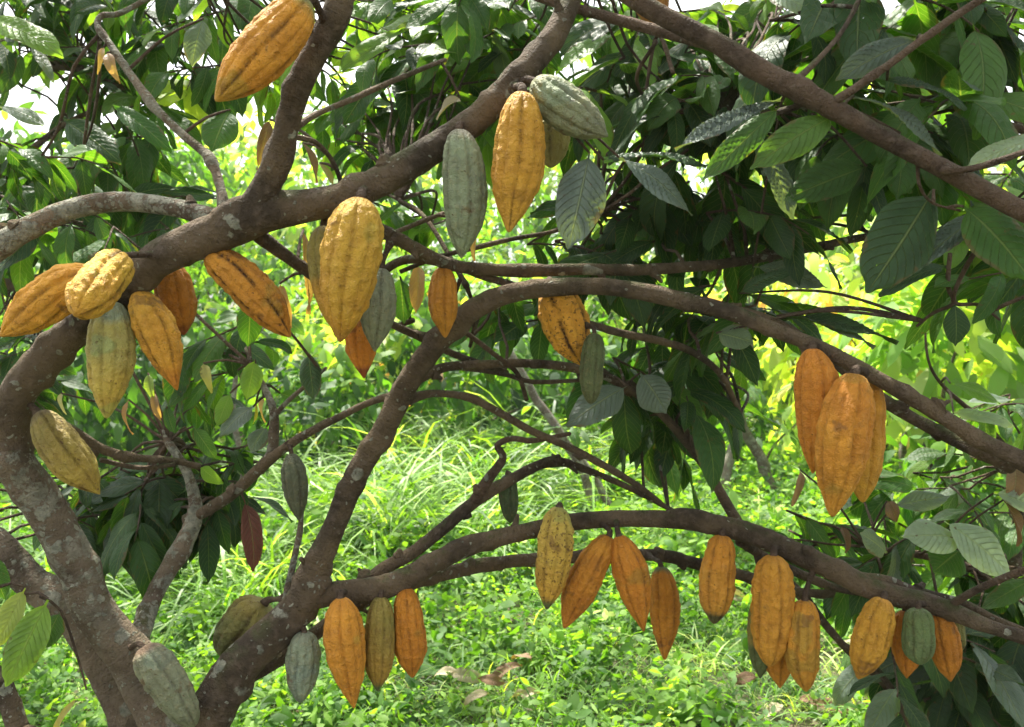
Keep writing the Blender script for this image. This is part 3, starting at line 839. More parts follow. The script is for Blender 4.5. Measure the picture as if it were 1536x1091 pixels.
main.tw.build('twigs', M_TWIG, main.root)
main.lv.build('foliage', 'hi', M_LEAF, main.root)
main.lv = Leaves(); main.tw = TubeSet()
for pts in ([(P(880, -420, 1.8)), (0.5, 2.2, 2.6), (1.0, 2.6, 2.75), (1.5, 3.0, 2.9)],
            [(P(840, -600, 2.0)), (0.0, 2.1, 2.8), (-0.4, 2.6, 2.9), (-0.7, 3.2, 3.0)],
            [(P(420, -680, 1.8)), (-0.8, 1.9, 2.6), (-1.3, 2.4, 2.8), (-1.7, 3.0, 2.9)],
            [(P(500, -460, 1.55)), (-0.4, 1.3, 2.2), (-0.5, 0.7, 2.4), (-0.6, 0.2, 2.5)]):
    main.limb('branch', [(*p, 0.016 - 0.003 * i, 0) for i, p in enumerate(pts)])
overhead(main, -1.9, 1.9, 0.7, 3.3, 2.3, 3.0, 54, 0.27, {'mid': 2, 'dark': 3})
main.lv.build('crown', 'mid', M_LEAF, main.root)

# ================================================================== OVERHANGING TREE, TOP RIGHT
tb = np.array([1.42, 1.15, 0.0])
rt = Tree('cacao_tree', tb, 'cacao tree whose reddish brown limb slants across the top right corner under dark leaves', 'tree')
rt.limb('limb', [(tb[0], tb[1], -0.03, 0.06, 0), (tb[0] + .02, tb[1], 0.4, 0.05, 0), (*P(2080, 760, 1.18), 0.03, 0), (*P(1850, 510, 1.17), 0.024, 0), (1680, 390, 1.17, 42), (1600, 348, 1.18, 39), (1530, 315, 1.18, 37), (1460, 279, 1.19, 37), (1400, 246, 1.19, 35), (1330, 205, 1.2, 35), (1262, 166, 1.2, 37), (1200, 134, 1.2, 42),
                 (1140, 104, 1.21, 41), (1070, 60, 1.22, 37), (1000, 24, 1.23, 36), (930, -20, 1.24, 36), (850, -90, 1.28, 32), (760, -200, 1.34, 28)], lichen=0.05, knots=0.25, mat=M_TWIG)
rt.limb('branch', [(700, -70, 1.42, 15), (770, -22, 1.4, 17), (820, -2, 1.4, 18), (870, 14, 1.39, 19), (940, 34, 1.37, 21), (1010, 54, 1.34, 21), (1070, 72, 1.3, 22), (1130, 102, 1.24, 24)], lichen=0.1, mat=M_TWIG)
rt.limb('branch', [(1186, 128, 1.2, 16), (1228, 88, 1.24, 10), (1262, 48, 1.28, 9), (1288, 0, 1.32, 8), (1310, -50, 1.36, 7)], mat=M_TWIG)
rt.limb('branch', [(1255, 150, 1.19, 18), (1285, 132, 1.18, 15), (1335, 98, 1.17, 14), (1385, 60, 1.16, 14), (1430, 28, 1.15, 14), (1490, -12, 1.14, 15), (1560, -60, 1.13, 15)], mat=M_TWIG)
rt.limb('branch', [(1412, 256, 1.18, 16), (1450, 254, 1.16, 13), (1500, 240, 1.14, 13), (1560, 220, 1.12, 12)], mat=M_TWIG)
rt.limb('branch', [(1450, 160, 1.5, 14), (1490, 180, 1.5, 14), (1560, 205, 1.5, 16), (1640, 240, 1.5, 18)], mat=M_TWIG)
rt.limb('branch', [(980, 168, 1.6, 10), (1040, 168, 1.6, 11), (1110, 172, 1.6, 12), (1180, 165, 1.5, 12), (1215, 150, 1.3, 11)], mat=M_TWIG)
rt.limb('branch', [(1010, 110, 1.45, 8), (985, 55, 1.5, 7), (965, 160, 1.55, 6)], mat=M_TWIG)
rt.limb('branch', [(985, 170, 1.6, 6), (955, 120, 1.5, 7), (985, 62, 1.42, 8)], mat=M_TWIG)
rt.limb('branch', [(1376, 240, 1.2, 8), (1380, 280, 1.22, 6), (1400, 305, 1.24, 5), (1440, 316, 1.25, 5)], mat=M_TWIG, knots=0)
rt.limb('branch', [(1425, 380, 1.4, 8), (1421, 430, 1.4, 9), (1430, 455, 1.4, 8), (1400, 470, 1.42, 7), (1375, 490, 1.44, 5)], mat=M_TWIG, knots=0.3)
rt.limb('branch', [(1500, 330, 1.3, 9), (1450, 400, 1.36, 9), (1430, 452, 1.4, 8), (1470, 458, 1.42, 6), (1500, 480, 1.42, 5)], mat=M_TWIG, knots=0.3)
one_leaf(rt, (1400, 285, 1.26), (1300, 440, 1.24), 100, 'deep', 0.45, 0.12, 1.0, (0.0, -1, 0.25), label='broad dark green hanging leaf, the largest on this limb')
one_leaf(rt, (1470, 320, 1.3), (1345, 420, 1.27), 44, 'grey', 0.5, 0.5, 2.2, (0.2, -1, 0.5), M_GLEAF, twist=0.7, label='deeply ribbed grey-brown folded leaf')
one_leaf(rt, (1172, 150, 1.25), (1013, 226, 1.25), 40, 'grey', 0.4, 0.5, 2.2, (0.1, -1, 0.6), M_GLEAF, twist=0.6)
one_leaf(rt, (1170, 160, 1.22), (1050, 275, 1.22), 44, 'mid', 0.5, 0.3, 1.2, (0.2, -1, 0.3), twist=0.5)
one_leaf(rt, (1250, 175, 1.22), (1124, 255, 1.2), 56, 'bright', 0.9, 0.3, 1.2, (0.3, -1, 0.5))
one_leaf(rt, (1375, 60, 1.22), (1253, 122, 1.2), 52, 'grey', 0.6, 0.3, 1.2, (0.2, -1, 0.6))
one_leaf(rt, (1150, -10, 1.4), (1226, 28, 1.36), 55, 'pale', 0.7, 0.2, 1.2, (0.2, -1, 0.5))
one_leaf(rt, (1280, 145, 1.24), (1410, 235, 1.24), 40, 'grey', 0.8, 0.3, 1.4, (0.0, -0.6, 1))
one_leaf(rt, (1330, 120, 1.24), (1450, 165, 1.24), 46, 'deep', 0.6, 0.3, 1.4, (0.0, -0.6, 1))
one_leaf(rt, (1570, 205, 1.2), (1450, 255, 1.22), 60, 'pale', 0.5, 0.3, 1.4, (0.0, -0.7, 1))
one_leaf(rt, (1130, 200, 1.4), (1190, 330, 1.38), 46, 'grey', 0.5, 0.3, 1.4, (0.3, -1, .3))
one_leaf(rt, (1300, 250, 1.4), (1175, 300, 1.38), 60, 'mid', 0.5, 0.3, 1.4, (0.3, -1, .3))
one_leaf(rt, (1350, 200, 1.35), (1345, 300, 1.35), 66, 'mid', 0.5, 0.3, 1.4, (0.3, -1, .3))
one_leaf(rt, (1445, 310, 1.25), (1545, 420, 1.2), 96, 'mid', 0.5, 0.2, 1.2, (0.0, -1, .3))
one_leaf(rt, (1432, 455, 1.4), (1433, 520, 1.4), 42, 'deep', 0.4, 0.2, 1.0, (0.1, -1, .2))
one_leaf(rt, (1420, 400, 1.42), (1318, 445, 1.4), 34, 'dark', 0.6, 0.3, 1.0, (0.1, -0.6, 1), M_GLEAF)
one_leaf(rt, (1165, 478, 1.5), (1346, 516, 1.46), 44, 'deep', 0.5, 0.45, 0.8, (0.0, -0.35, 1), M_GLEAF, label='long glossy dark leaf lying level above the lower limb')
one_leaf(rt, (1165, 474, 1.52), (1312, 522, 1.46), 30, 'grey', 0.6, 0.45, 0.8, (0.0, -0.35, 1), M_GLEAF)
one_leaf(rt, (1130, 400, 1.56), (1240, 432, 1.55), 44, 'grey', 0.6, 0.3, 2.0, (0.0, -1, .7), M_GLEAF)
one_leaf(rt, (1110, 440, 1.56), (1195, 405, 1.5), 30, 'dark', 0.6, 0.3, 2.0, (0.0, -1, .7), M_GLEAF)
one_leaf(rt, (1075, 500, 1.5), (1130, 515, 1.48), 46, 'grey', 0.5, 0.3, 1.0, (0.0, -1, .5))
rt.sprays([
    (1080, 160, 1.7, 70, 40, 0.2, 5, 0.18, {'dark': 2, 'mid': 2, 'deep': 1}, .3),
    (1260, 60, 1.6, 60, 50, 0.2, 6, 0.2, {'dark': 2, 'deep': 1, 'mid': 2.5, 'grey': .3}, .3),
    (1450, 30, 1.6, 80, 50, 0.2, 9, 0.21, {'dark': 2, 'deep': 1, 'mid': 3}, .3),
    (1380, 190, 1.6, 110, 40, 0.2, 7, 0.2, {'dark': 2, 'deep': 1, 'mid': 3}, .3),
    (1160, 60, 2.2, 90, 50, 0.2, 6, 0.17, {'bright': 2, 'mid': 3, 'yellow': .6}, .3),  # backlight put into lighter leaf colours behind the dark mass
    (1320, 120, 2.2, 120, 70, 0.2, 8, 0.18, {'bright': 2, 'mid': 3, 'yellow': .6}, .3),  # rear leaves coloured lighter to stand in for backlight
    (1470, 250, 2.0, 60, 30, 0.2, 3, 0.16, {'bright': 2, 'mid': 3}, .4),
    (1170, 215, 1.75, 90, 40, 0.2, 4, 0.17, {'dark': 3, 'deep': 1, 'mid': 2}, .4),
    (1290, 240, 1.7, 60, 30, 0.2, 2, 0.17, {'dark': 2, 'mid': 2}),
    (1530, 370, 1.5, 30, 70, 0.15, 4, 0.2, {'dark': 2, 'mid': 3, 'bright': 1}, .45),
    (1180, 160, 1.9, 100, 40, 0.2, 4, 0.18, {'dark': 3, 'deep': 1, 'mid': 2}, .4),
    (1110, 15, 2.2, 60, 25, 0.2, 4, 0.16, {'bright': 2, 'mid': 3}, .3),
    (1030, 60, 2.2, 60, 30, 0.2, 4, 0.16, {'bright': 2, 'mid': 3, 'dark': 1}, .3),
])
rt.tw.build('twigs', M_TWIG, rt.root)
rt.lv.build('foliage', 'hi', M_LEAF, rt.root)
rt.lv = Leaves(); rt.tw = TubeSet()
overhead(rt, 0.9, 3.0, 0.4, 2.6, 2.2, 2.9, 22, 0.27, {'mid': 2, 'dark': 3})
overhead(rt, 0.5, 3.6, 3.4, 6.0, 3.0, 4.0, 16, 0.3, {'mid': 2, 'dark': 3})  # sparse unseen leaves added above the frame to dapple the ground
rt.lv.build('crown', 'mid', M_LEAF, rt.root)

# ================================================================== SMALL TREE LOW ON THE RIGHT (pale and dark leaves behind the pods)
rb = np.array([1.35, 2.5, 0.0])
rs = Tree('cacao_tree', rb, 'low spreading young cacao tree at the right edge with pale grey-green and dark leaves', 'tree')
rs.limb('trunk', [(rb[0], rb[1], -0.02, 0.03, 0), (rb[0] - .03, rb[1] - .1, 0.5, 0.026, 0), (rb[0] - .1, rb[1] - .3, 0.95, 0.02, 0), (*P(1500, 700, 2.0), 0.012, 0)], lichen=0.4)
rs.limb('branch', [(*P(1560, 900, 2.2), 0.016, 0), (*P(1440, 960, 2.05), 0.01, 0), (*P(1400, 1090, 2.0), 0.008, 0)], mat=M_TWIG)
rs.limb('branch', [(rb[0] - .05, rb[1] - .15, 0.62, 0.014, 0), (*P(1450, 850, 2.0), 0.01, 0), (*P(1300, 820, 1.95), 0.006, 0)], mat=M_TWIG)
rs.limb('branch', [(*P(1560, 740, 2.1), 0.012, 0), (*P(1480, 640, 2.05), 0.008, 0), (*P(1400, 560, 2.05), 0.004, 0), (*P(1385, 470, 2.1), 0.003, 0)], mat=M_TWIG)
one_leaf(rs, (1445, 808, 1.80), (1352, 806, 1.78), 62, 'pale', 0.5, 0.12, 0.8, (0.0, -0.8, 1), label='pale whitish leaf lying flat, the smaller of the pale pair')
one_leaf(rs, (1416, 782, 1.80), (1520, 868, 1.76), 72, 'pale', 0.5, 0.18, 1.0, (0.1, -0.9, .9), label='large pale whitish leaf with clear ribs')
one_leaf(rs, (1440, 825, 1.84), (1400, 858, 1.82), 60, 'mid', 0.4, 0.18, 1.0, (0.1, -0.9, .9))
one_leaf(rs, (1330, 830, 1.84), (1290, 800, 1.82), 46, 'grey', 0.4, 0.18, 1.0, (0.1, -0.9, .9))
one_leaf(rs, (1340, 760, 1.9), (1425, 745, 1.9), 34, 'grey', 0.4, 0.18, 1.0, (0.1, -0.9, .9))
one_leaf(rs, (1490, 740, 1.8), (1570, 770, 1.78), 40, 'pale', 0.6, 0.3, 1.0, (0.1, -0.9, .9))
one_leaf(rs, (1520, 700, 1.82), (1515, 750, 1.8), 48, 'brown', 0.5, 0.3, 1.4, (0.1, -0.9, .1), M_DRY)
one_leaf(rs, (1505, 750, 1.82), (1525, 820, 1.8), 36, 'brown', 0.5, 0.3, 1.4, (0.1, -0.9, .1), M_DRY)
one_leaf(rs, (1262, 790, 1.9), (1268, 830, 1.88), 28, 'brown', 0.5, 0.3, 1.4, (0.1, -0.9, .1), M_DRY)
one_leaf(rs, (1330, 752, 1.9), (1345, 785, 1.88), 30, 'brown', 0.5, 0.3, 1.4, (0.1, -0.9, .1), M_DRY)
one_leaf(rs, (1200, 705, 1.9), (1188, 760, 1.88), 24, 'pink', 0.5, 0.3, 1.4, (0.1, -0.9, .1), M_DRY)
one_leaf(rs, (1430, 620, 1.9), (1520, 640, 1.88), 34, 'pale', 0.6, 0.2, 1.0, (0.0, -0.7, 1))
one_leaf(rs, (1425, 575, 1.9), (1500, 606, 1.88), 34, 'bright', 0.6, 0.2, 1.0, (0.0, -0.7, 1))
rs.sprays([
    (1450, 1020, 1.95, 110, 60, 0.2, 14, 0.19, {'dark': 3, 'deep': 2, 'grey': 1}),
    (1490, 900, 2.1, 60, 40, 0.2, 5, 0.17, {'dark': 2, 'mid': 2}),
    (1260, 830, 2.1, 90, 30, 0.2, 7, 0.15, {'dark': 3, 'mid': 2, 'grey': .6}),
    (1400, 780, 2.2, 110, 50, 0.2, 7, 0.15, {'mid': 3, 'dark': 1, 'grey': .6}),
    (1500, 660, 2.15, 60, 60, 0.2, 5, 0.15, {'bright': 2, 'mid': 3, 'grey': .8}),
    (1340, 930, 2.2, 60, 40, 0.2, 4, 0.15, {'mid': 2, 'dark': 2}),
], maxlink=0.9)
rs.finish()

# ================================================================== LEAFY TREE, TOP LEFT
lb = np.array([-2.35, 3.0, 0.0])
lt = Tree('cacao_tree', lb, 'leafy cacao tree behind the upper left corner, dark leaves hanging against white sky', 'tree')
lt.limb('trunk', [(*lb[:2], -0.03, 0.08, 0), (-2.3, 3.0, 0.8, 0.07, 0), (-2.1, 2.95, 1.5, 0.06, 0), (-1.8, 2.8, 2.1, 0.045, 0), (-1.5, 2.7, 2.6, 0.03, 0)], lichen=0.5)
lt.limb('limb', [(-2.15, 2.96, 1.4, 0.04, 0), (*P(60, 420, 2.6), 0.02, 0), (*P(150, 330, 2.5), 0.012, 0), (*P(240, 300, 2.5), 0.007, 0)])
lt.limb('limb', [(-1.8, 2.8, 2.1, 0.03, 0), (*P(100, 100, 2.6), 0.014, 0), (*P(200, 130, 2.5), 0.009, 0), (*P(300, 40, 2.5), 0.006, 0)])
lt.limb('limb', [(-2.1, 2.95, 1.5, 0.035, 0), (*P(0, 260, 2.6), 0.014, 0), (*P(90, 190, 2.5), 0.009, 0), (*P(180, 150, 2.5), 0.005, 0)])
one_leaf(lt, (-15, 30, 1.9), (95, 85, 1.85), 52, 'bright', 0.6, 0.2, 0.9, (0.1, -0.9, .7), label='large bright green leaf in the upper left corner')
one_leaf(lt, (0, 160, 1.9), (70, 190, 1.85), 26, 'grey', 0.5, 0.2, 0.9, (0.1, -0.9, .7))
one_leaf(lt, (45, 60, 1.9), (82, 125, 1.85), 18, 'grey', 0.5, 0.2, 0.9, (0.4, -0.9, .2))
one_leaf(lt, (170, 160, 2.0), (258, 228, 1.95), 36, 'mid', 0.5, 0.2, 0.9, (0.2, -0.9, .5))
one_leaf(lt, (95, 180, 2.0), (182, 245, 1.95), 52, 'dark', 0.4, 0.2, 0.9, (0.2, -0.9, .5))
lt.sprays([
    (60, 30, 2.5, 90, 50, 0.25, 12, 0.18, {'dark': 3, 'mid': 3, 'bright': 1}, .35),
    (190, 180, 2.7, 80, 40, 0.2, 4, 0.17, {'dark': 2, 'mid': 3, 'bright': 1.5}, .35),
    (330, 120, 2.8, 60, 50, 0.2, 4, 0.17, {'mid': 2, 'bright': 3, 'yellow': 1}, .35),
    (300, 330, 2.8, 60, 20, 0.2, 3, 0.15, {'mid': 2, 'bright': 2}, .3),
    (220, 30, 2.5, 90, 40, 0.25, 9, 0.17, {'mid': 3, 'bright': 1, 'dark': 1.5}, .35),
    (20, 110, 2.5, 50, 30, 0.2, 2, 0.17, {'dark': 3, 'mid': .6}, .35),
    (140, 110, 2.5, 60, 30, 0.2, 4, 0.18, {'dark': 3, 'mid': 2}, .35),
    (270, 95, 2.4, 50, 30, 0.2, 3, 0.17, {'dark': 2, 'mid': 1}),
    (50, 260, 2.5, 80, 30, 0.2, 6, 0.18, {'dark': 3, 'mid': 1.5}),
    (170, 240, 2.5, 40, 30, 0.2, 4, 0.19, {'mid': 3, 'dark': 1.5}),
    (60, 330, 2.5, 80, 40, 0.2, 7, 0.20, {'dark': 2, 'mid': 2}),
    (200, 345, 2.4, 60, 25, 0.2, 4, 0.18, {'dark': 2, 'mid': 2}),
    (30, 560, 2.6, 60, 60, 0.2, 8, 0.2, {'dark': 3, 'mid': 1}),
], maxlink=0.55)
lt.tw.build('twigs', M_TWIG, lt.root)
lt.lv.build('foliage', 'hi', M_LEAF, lt.root)
lt.lv = Leaves(); lt.tw = TubeSet()
overhead(lt, -3.4, -0.7, 2.6, 4.6, 2.9, 3.7, 40, 0.28, {'mid': 2, 'dark': 3})  # leaves added above the frame to shade this tree's visible foliage
overhead(lt, -3.5, 0.5, 4.4, 7.0, 3.4, 4.2, 34, 0.3, {'mid': 2, 'dark': 3})  # out-of-view leaves added to throw dappled shade on the ground
lt.lv.build('crown', 'mid', M_LEAF, lt.root)

# ================================================================== SAPLING, BOTTOM LEFT
sb_ = np.array([-0.95, 1.42, 0.0])
sp = Tree('cacao_sapling', sb_, 'young cacao shoot in the bottom left corner with big drooping pale-veined green leaves', 'sapling')
sp.limb('stem', [(*sb_[:2], -0.02, 0.026, 0), (*P(45, 1180, 1.42), 0.02, 0), (*P(28, 1095, 1.42), 0.0185, 0), (*P(8, 1035, 1.42), 0.017, 0), (*P(-30, 975, 1.43), 0.015, 0), (*P(-90, 900, 1.45), 0.012, 0)], lichen=0.35)
one_leaf(sp, (38, 882, 1.42), (-8, 975, 1.40), 38, 'yellow', 0.6, 0.3, 1.4, (0.4, -1, 0.5), link=False)
one_leaf(sp, (72, 900, 1.40), (10, 1030, 1.38), 56, 'bright', 0.5, 0.2, 1.4, (0.4, -1, 0.5), link=False, label='biggest drooping leaf, light green with ladder-like veins')
one_leaf(sp, (90, 918, 1.44), (62, 975, 1.42), 36, 'mid', 0.5, 0.2, 1.4, (0.4, -1, 0.5), link=False)
one_leaf(sp, (-20, 830, 1.44), (8, 900, 1.44), 36, 'mid', 0.5, 0.2, 1.4, (0.4, -1, 0.5), link=False)
one_leaf(sp, (85, 1095, 1.40), (112, 1050, 1.38), 18, 'gold', 0.5, 0.4, 1.0, (0.2, -1, 0.3), link=False)
one_leaf(sp, (112, 1120, 1.40), (128, 1078, 1.38), 15, 'yellow', 0.5, 0.4, 1.0, (0.2, -1, 0.3), link=False)
sp.tw.add(tube_geo([(*P(-30, 960, 1.43), 0.004), (*P(0, 880, 1.43), 0.003), (*P(38, 880, 1.42), 0.002)], seg=7, step=0.02))
sp.tw.add(tube_geo([(*P(-30, 960, 1.43), 0.004), (*P(40, 890, 1.42), 0.003), (*P(72, 898, 1.40), 0.0022)], seg=7, step=0.02))
sp.tw.add(tube_geo([(*P(60, 895, 1.41), 0.0025), (*P(92, 916, 1.44), 0.0022), (*P(118, 990, 1.46), 0.002), (*P(130, 1035, 1.46), 0.0015)], seg=7, step=0.02))
sp.tw.add(tube_geo([(*P(50, 1190, 1.42), 0.003), (*P(85, 1095, 1.40), 0.0015)], seg=7, step=0.02))
sp.tw.add(tube_geo([(*P(50, 1190, 1.42), 0.003), (*P(112, 1120, 1.40), 0.0015)], seg=7, step=0.02))
sp.tw.build('twigs', M_TWIG, sp.root)

# ================================================================== PODS
POD_T = np.array([0, .012, .03, .07, .13, .22, .35, .5, .62, .74, .84, .91, .96, .99, 1.0])
SHAPES = {
    'full':  np.array([.10, .33, .47, .64, .79, .92, 1.0, 1.0, .96, .83, .62, .40, .22, .10, .01]),
    'blunt': np.array([.10, .36, .52, .72, .87, .97, 1.0, 1.0, .97, .90, .76, .58, .38, .20, .02]),
    'slim':  np.array([.10, .33, .46, .62, .77, .91, 1.0, 1.0, .93, .76, .53, .34, .20, .10, .01]),
    'neck':  np.array([.12, .40, .55, .66, .70, .84, .97, 1.0, .95, .80, .58, .38, .22, .12, .01]),
}
OR = (0.65, 0.31, 0.036); OD = (0.60, 0.24, 0.026); OY = (0.66, 0.37, 0.05); YE = (0.58, 0.42, 0.08)
GR = (0.25, 0.30, 0.18); GD = (0.13, 0.17, 0.06); OL = (0.30, 0.25, 0.06); GY = (0.40, 0.37, 0.12)
PODG = 'cacao pods hanging from the tree'


def pod(top, tip, wpx, ca, cb=None, cap=None, tipc=None, shape='full', dz=0.0, spot=0.3, fur=0.5, roll=None, label='', warts=1.0, link=None):
    """top/tip (px,py) at depth d; cb = colour low on the husk; cap/tipc = pigment at the stalk end / tip"""
    (tx, ty, d), (bx, by) = top, tip
    a = P(tx, ty, d); b = P(bx, by, d + dz)
    ax = b - a; L = np.linalg.norm(ax); ax = ax / L
    tilt = abs(bx - tx) / (math.hypot(bx - tx, by - ty) + 1e-6)
    Rr = wpx * (0.485 - 0.05 * min(tilt * 2.2, 1.0)) / F * (d + dz * 0.5)
    hue = random.uniform(-1, 1); val = random.uniform(0.86, 1.08)
    jt = lambda c: tuple(np.array(c) * val * np.array([1.0, 1.02 + 0.12 * hue, 1 + 0.1 * hue]))
    ca = jt(ca); cb = jt(cb) if cb else ca
    i = len([o for o in bpy.data.objects if o.name.startswith('cacao_pod')])
    root = empty('cacao_pod', a, label, 'cacao pod', PODG)
    WLOC[root.name] = a
    nu, ns = 110, 100
    t = (np.linspace(0, 1, nu + 1)) ** 1.0
    t = 0.5 - 0.5 * np.cos(np.pi * t)
    t = t * 0.75 + np.linspace(0, 1, nu + 1) * 0.25
    prof = np.interp(t, POD_T, SHAPES[shape])
    prof = prof ** random.uniform(0.85, 1.25) * (1 + random.uniform(-.05, .05) * np.sin(2 * np.pi * t))
    k = np.array([1, 2, 3, 2, 1.]); k /= k.sum()
    warts = warts * random.uniform(1.0, 1.7)
    pp = np.pad(prof, 2, mode='edge'); prof2 = np.convolve(pp, k, 'valid'); prof = np.where((t > .03) & (t < .985), prof2, prof)
    ph0 = random.random() * 6.28 if roll is None else roll
    phi = np.linspace(0, 2 * math.pi, ns, endpoint=False)
    TT, PH = np.meshgrid(t, phi, indexing='ij')
    RR = np.repeat(prof[:, None], ns, 1)
    f5 = (PH + ph0) * 5 / (2 * math.pi) + 0.03 * np.sin(TT * 9 + i)
    fr5 = np.abs((f5 % 1) - 0.5) * 2            # 1 at primary furrow
    fr10 = np.abs(((f5 * 2 + 1) % 1) - 0.5) * 2
    deep = np.exp(-(np.abs(1 - fr5) / 0.15) ** 1.5)
    shal = np.exp(-(np.abs(1 - fr10) / 0.24) ** 1.5) * (1 - deep)
    fade = np.clip(TT / 0.06, 0, 1) * np.clip((1 - TT) / 0.05, 0, 1)
    m = 1 - (0.145 * deep + 0.085 * shal) * fade * (0.8 + 0.4 * TT)
    lx = RR * np.cos(PH); ly = RR * np.sin(PH)
    pos0 = np.stack([lx * Rr, ly * Rr, TT * L], -1).reshape(-1, 3) + i * 1.37
    wart = fbm(pos0 * 150, 3 + i, 2).reshape(TT.shape)
    wart2 = np.clip(vnoise(pos0 * np.array([95, 95, 60]), 9 + i), -0.2, 1).reshape(TT.shape)
    wart3 = vnoise(pos0 * np.array([170, 170, 110]), 29 + i).reshape(TT.shape)
    m = m + fade * warts * (0.030 * wart + 0.050 * wart2 * (1 - deep) + 0.022 * wart3)
    m = m * (1 + 0.05 * np.sin(PH + i) * np.sin(TT * 3.1) + 0.035 * np.sin(2 * PH + i * 2) * np.sin(TT * 5 + i) * fade)
    bow = 0.05 * L * np.sin(np.pi * TT) * (1 if i % 2 else -1) * random.uniform(0.3, 1.5)
    z = np.array([0, 0, 1.0])
    zax = Vector(tuple(ax)); q = Vector((0, 0, 1)).rotation_difference(zax)
    M3 = np.array(q.to_matrix())
    X = RR * m * np.cos(PH) * Rr + bow * 0.6; Y = RR * m * np.sin(PH) * Rr; Z = TT * L
    loc = np.stack([X, Y, Z], -1).reshape(-1, 3)
    w = loc @ M3.T + a
    n = nu + 1
    ii = np.arange(nu)[:, None] * ns; jj = np.arange(ns)[None, :]; j2 = (jj + 1) % ns
    quads = np.stack([ii + jj, ii + j2, ii + ns + j2, ii + ns + jj], -1).reshape(-1, 4)[:, ::-1]
    cb = cb or ca
    nz = fbm(pos0 * 22, 40 + i, 3).reshape(TT.shape)
    tf = np.clip(TT + nz * 0.5, 0, 1)[..., None]
    c = np.array(ca) * (1 - tf) + np.array(cb) * tf
    c = c * (1 + 0.18 * fbm(pos0 * 45, 60 + i, 3).reshape(TT.shape)[..., None])
    if cap is not None:
        cc, e = cap
        wgt = np.clip((e + nz * 0.16 - TT) / (0.10), 0, 1)[..., None]
        c = c * (1 - wgt) + np.array(cc) * wgt
    if tipc is not None:
        cc, e = tipc
        wgt = np.clip((TT - e + nz * 0.10) / 0.10, 0, 1)[..., None]
        c = c * (1 - wgt) + np.array(cc) * wgt
    # unripe green islands left on the husk, and brown corky scabs of their own shape
    isl = fbm(pos0 * 17, 80 + i, 3).reshape(TT.shape)
    gw = np.clip((isl - 0.24 - 0.5 * TT * (i % 3 > 0)) / 0.10, 0, 1)[..., None] * (0.55 if ca[0] > .4 else 0.25)
    c = c * (1 - gw) + c * np.array([0.62, 0.95, 1.3]) * gw
    bw = np.clip((fbm(pos0 * 26 + 0.25 * np.stack([vnoise(pos0 * 90, 7), vnoise(pos0 * 90, 8), vnoise(pos0 * 90, 9)], 1), 120 + i, 4).reshape(TT.shape) - 0.40) / 0.08, 0, 1)[..., None] * 0.55
    c = c * (1 - bw) + np.array([0.16, 0.075, 0.03]) * bw
    # ridge crests a little lighter than the furrows
    c = c * (1 + 0.10 * (1 - deep - shal))[..., None]
    h = mesh_obj('husk', w, quads, M_POD, root, tint=np.clip(c.reshape(-1, 3), 0.005, 0.85),
                 attrs={'furrow': (deep * fade * fur).ravel(), 'spotty': np.full(w.shape[0], spot)})
    # stalk: to the nearest limb of the tree it hangs on
    arr = np.array(main_nodes)
    tgt = a - ax * 0.03 + np.array([0, 0.01, 0.012]) if link is None else link
    dd = np.linalg.norm(arr - a, axis=1); near = arr[int(np.argmin(dd))]
    if dd.min() < 0.14: tgt = near
    g = tube_geo([(*(a + ax * 0.004), Rr * 0.20), (*(a - ax * 0.008 * 0.8 + (tgt - a) * 0.1), Rr * 0.13 + .001), (*(a + (tgt - a) * 0.55 - ax * 0.003), 0.0048), (*(a + (tgt - a) * 0.85), 0.0085), (*tgt, 0.010)], seg=12, step=0.006, rough=0.1, seed=i, lichen=0.1)
    mesh_obj('stalk', g[0], g[1], M_TWIG, root, tris=g[2], attrs={'along': g[3], 'lichen': g[4]})
    return root


main_nodes = main.nodes
pod((462, 0, 1.19), (323, 152), 92, OR, OR, cap=(OL, .10), shape='full', spot=.15, fur=.9, label='big orange pod leaning left off the dark limb at the top edge', dz=-.02)
pod((140, 405, 1.30), (0, 505), 82, OR, OR, shape='full', spot=.2, fur=.6, label='orange pod pointing left beyond the trunk bend, partly behind another pod', dz=-.02)
pod((184, 387, 1.27), (114, 472), 80, OY, OR, shape='blunt', spot=.15, fur=.9, dz=-.11, label='stubby orange pod with a dark crack, pointing at the viewer on the trunk bend')
pod((168, 452, 1.34), (160, 628), 72, (.40, .36, .12), (.60, .40, .07), cap=(GR, .22), shape='slim', spot=.45, fur=.3, label='pod half grey-green on top and dull yellow below under the trunk bend')
pod((206, 436, 1.35), (266, 586), 68, OY, OR, cap=(OL, .06), tipc=(OD, .8), shape='slim', spot=.4, fur=.6, label='yellow-orange pod slanting right beside the grey-green and yellow one')
pod((252, 392, 1.42), (276, 503), 62, OD, OD, tipc=((.30, .09, .02), .85), shape='full', spot=.2, label='small deep orange pod tucked behind the trunk bend')
pod((312, 378, 1.33), (436, 506), 74, OR, OR, cap=(OL, .05), shape='full', spot=.5, fur=1.5, roll=2.2, label='long orange pod slanting down right with a black fissure, under the main limb')
pod((56, 618, 1.44), (150, 742), 72, (.30, .26, .07), (.46, .36, .06), cap=((.22, .19, .11), .16), shape='full', spot=.5, fur=.6, label='olive green and brown pod beside the lichen trunk')
pod((486, 338, 1.34), (508, 502), 70, OL, OR, cap=(OL, .5), shape='full', spot=.3, label='yellow-brown pod mostly hidden behind the biggest orange pod')
pod((572, 402, 1.37), (562, 528), 58, GR, GR, shape='slim', spot=.3, label='grey-green pod behind the right side of the biggest orange pod')
pod((546, 465, 1.44), (546, 568), 50, OD, OD, tipc=((.3, .08, .02), .8), shape='slim', label='small deep orange pod whose tip shows below the biggest orange pod')
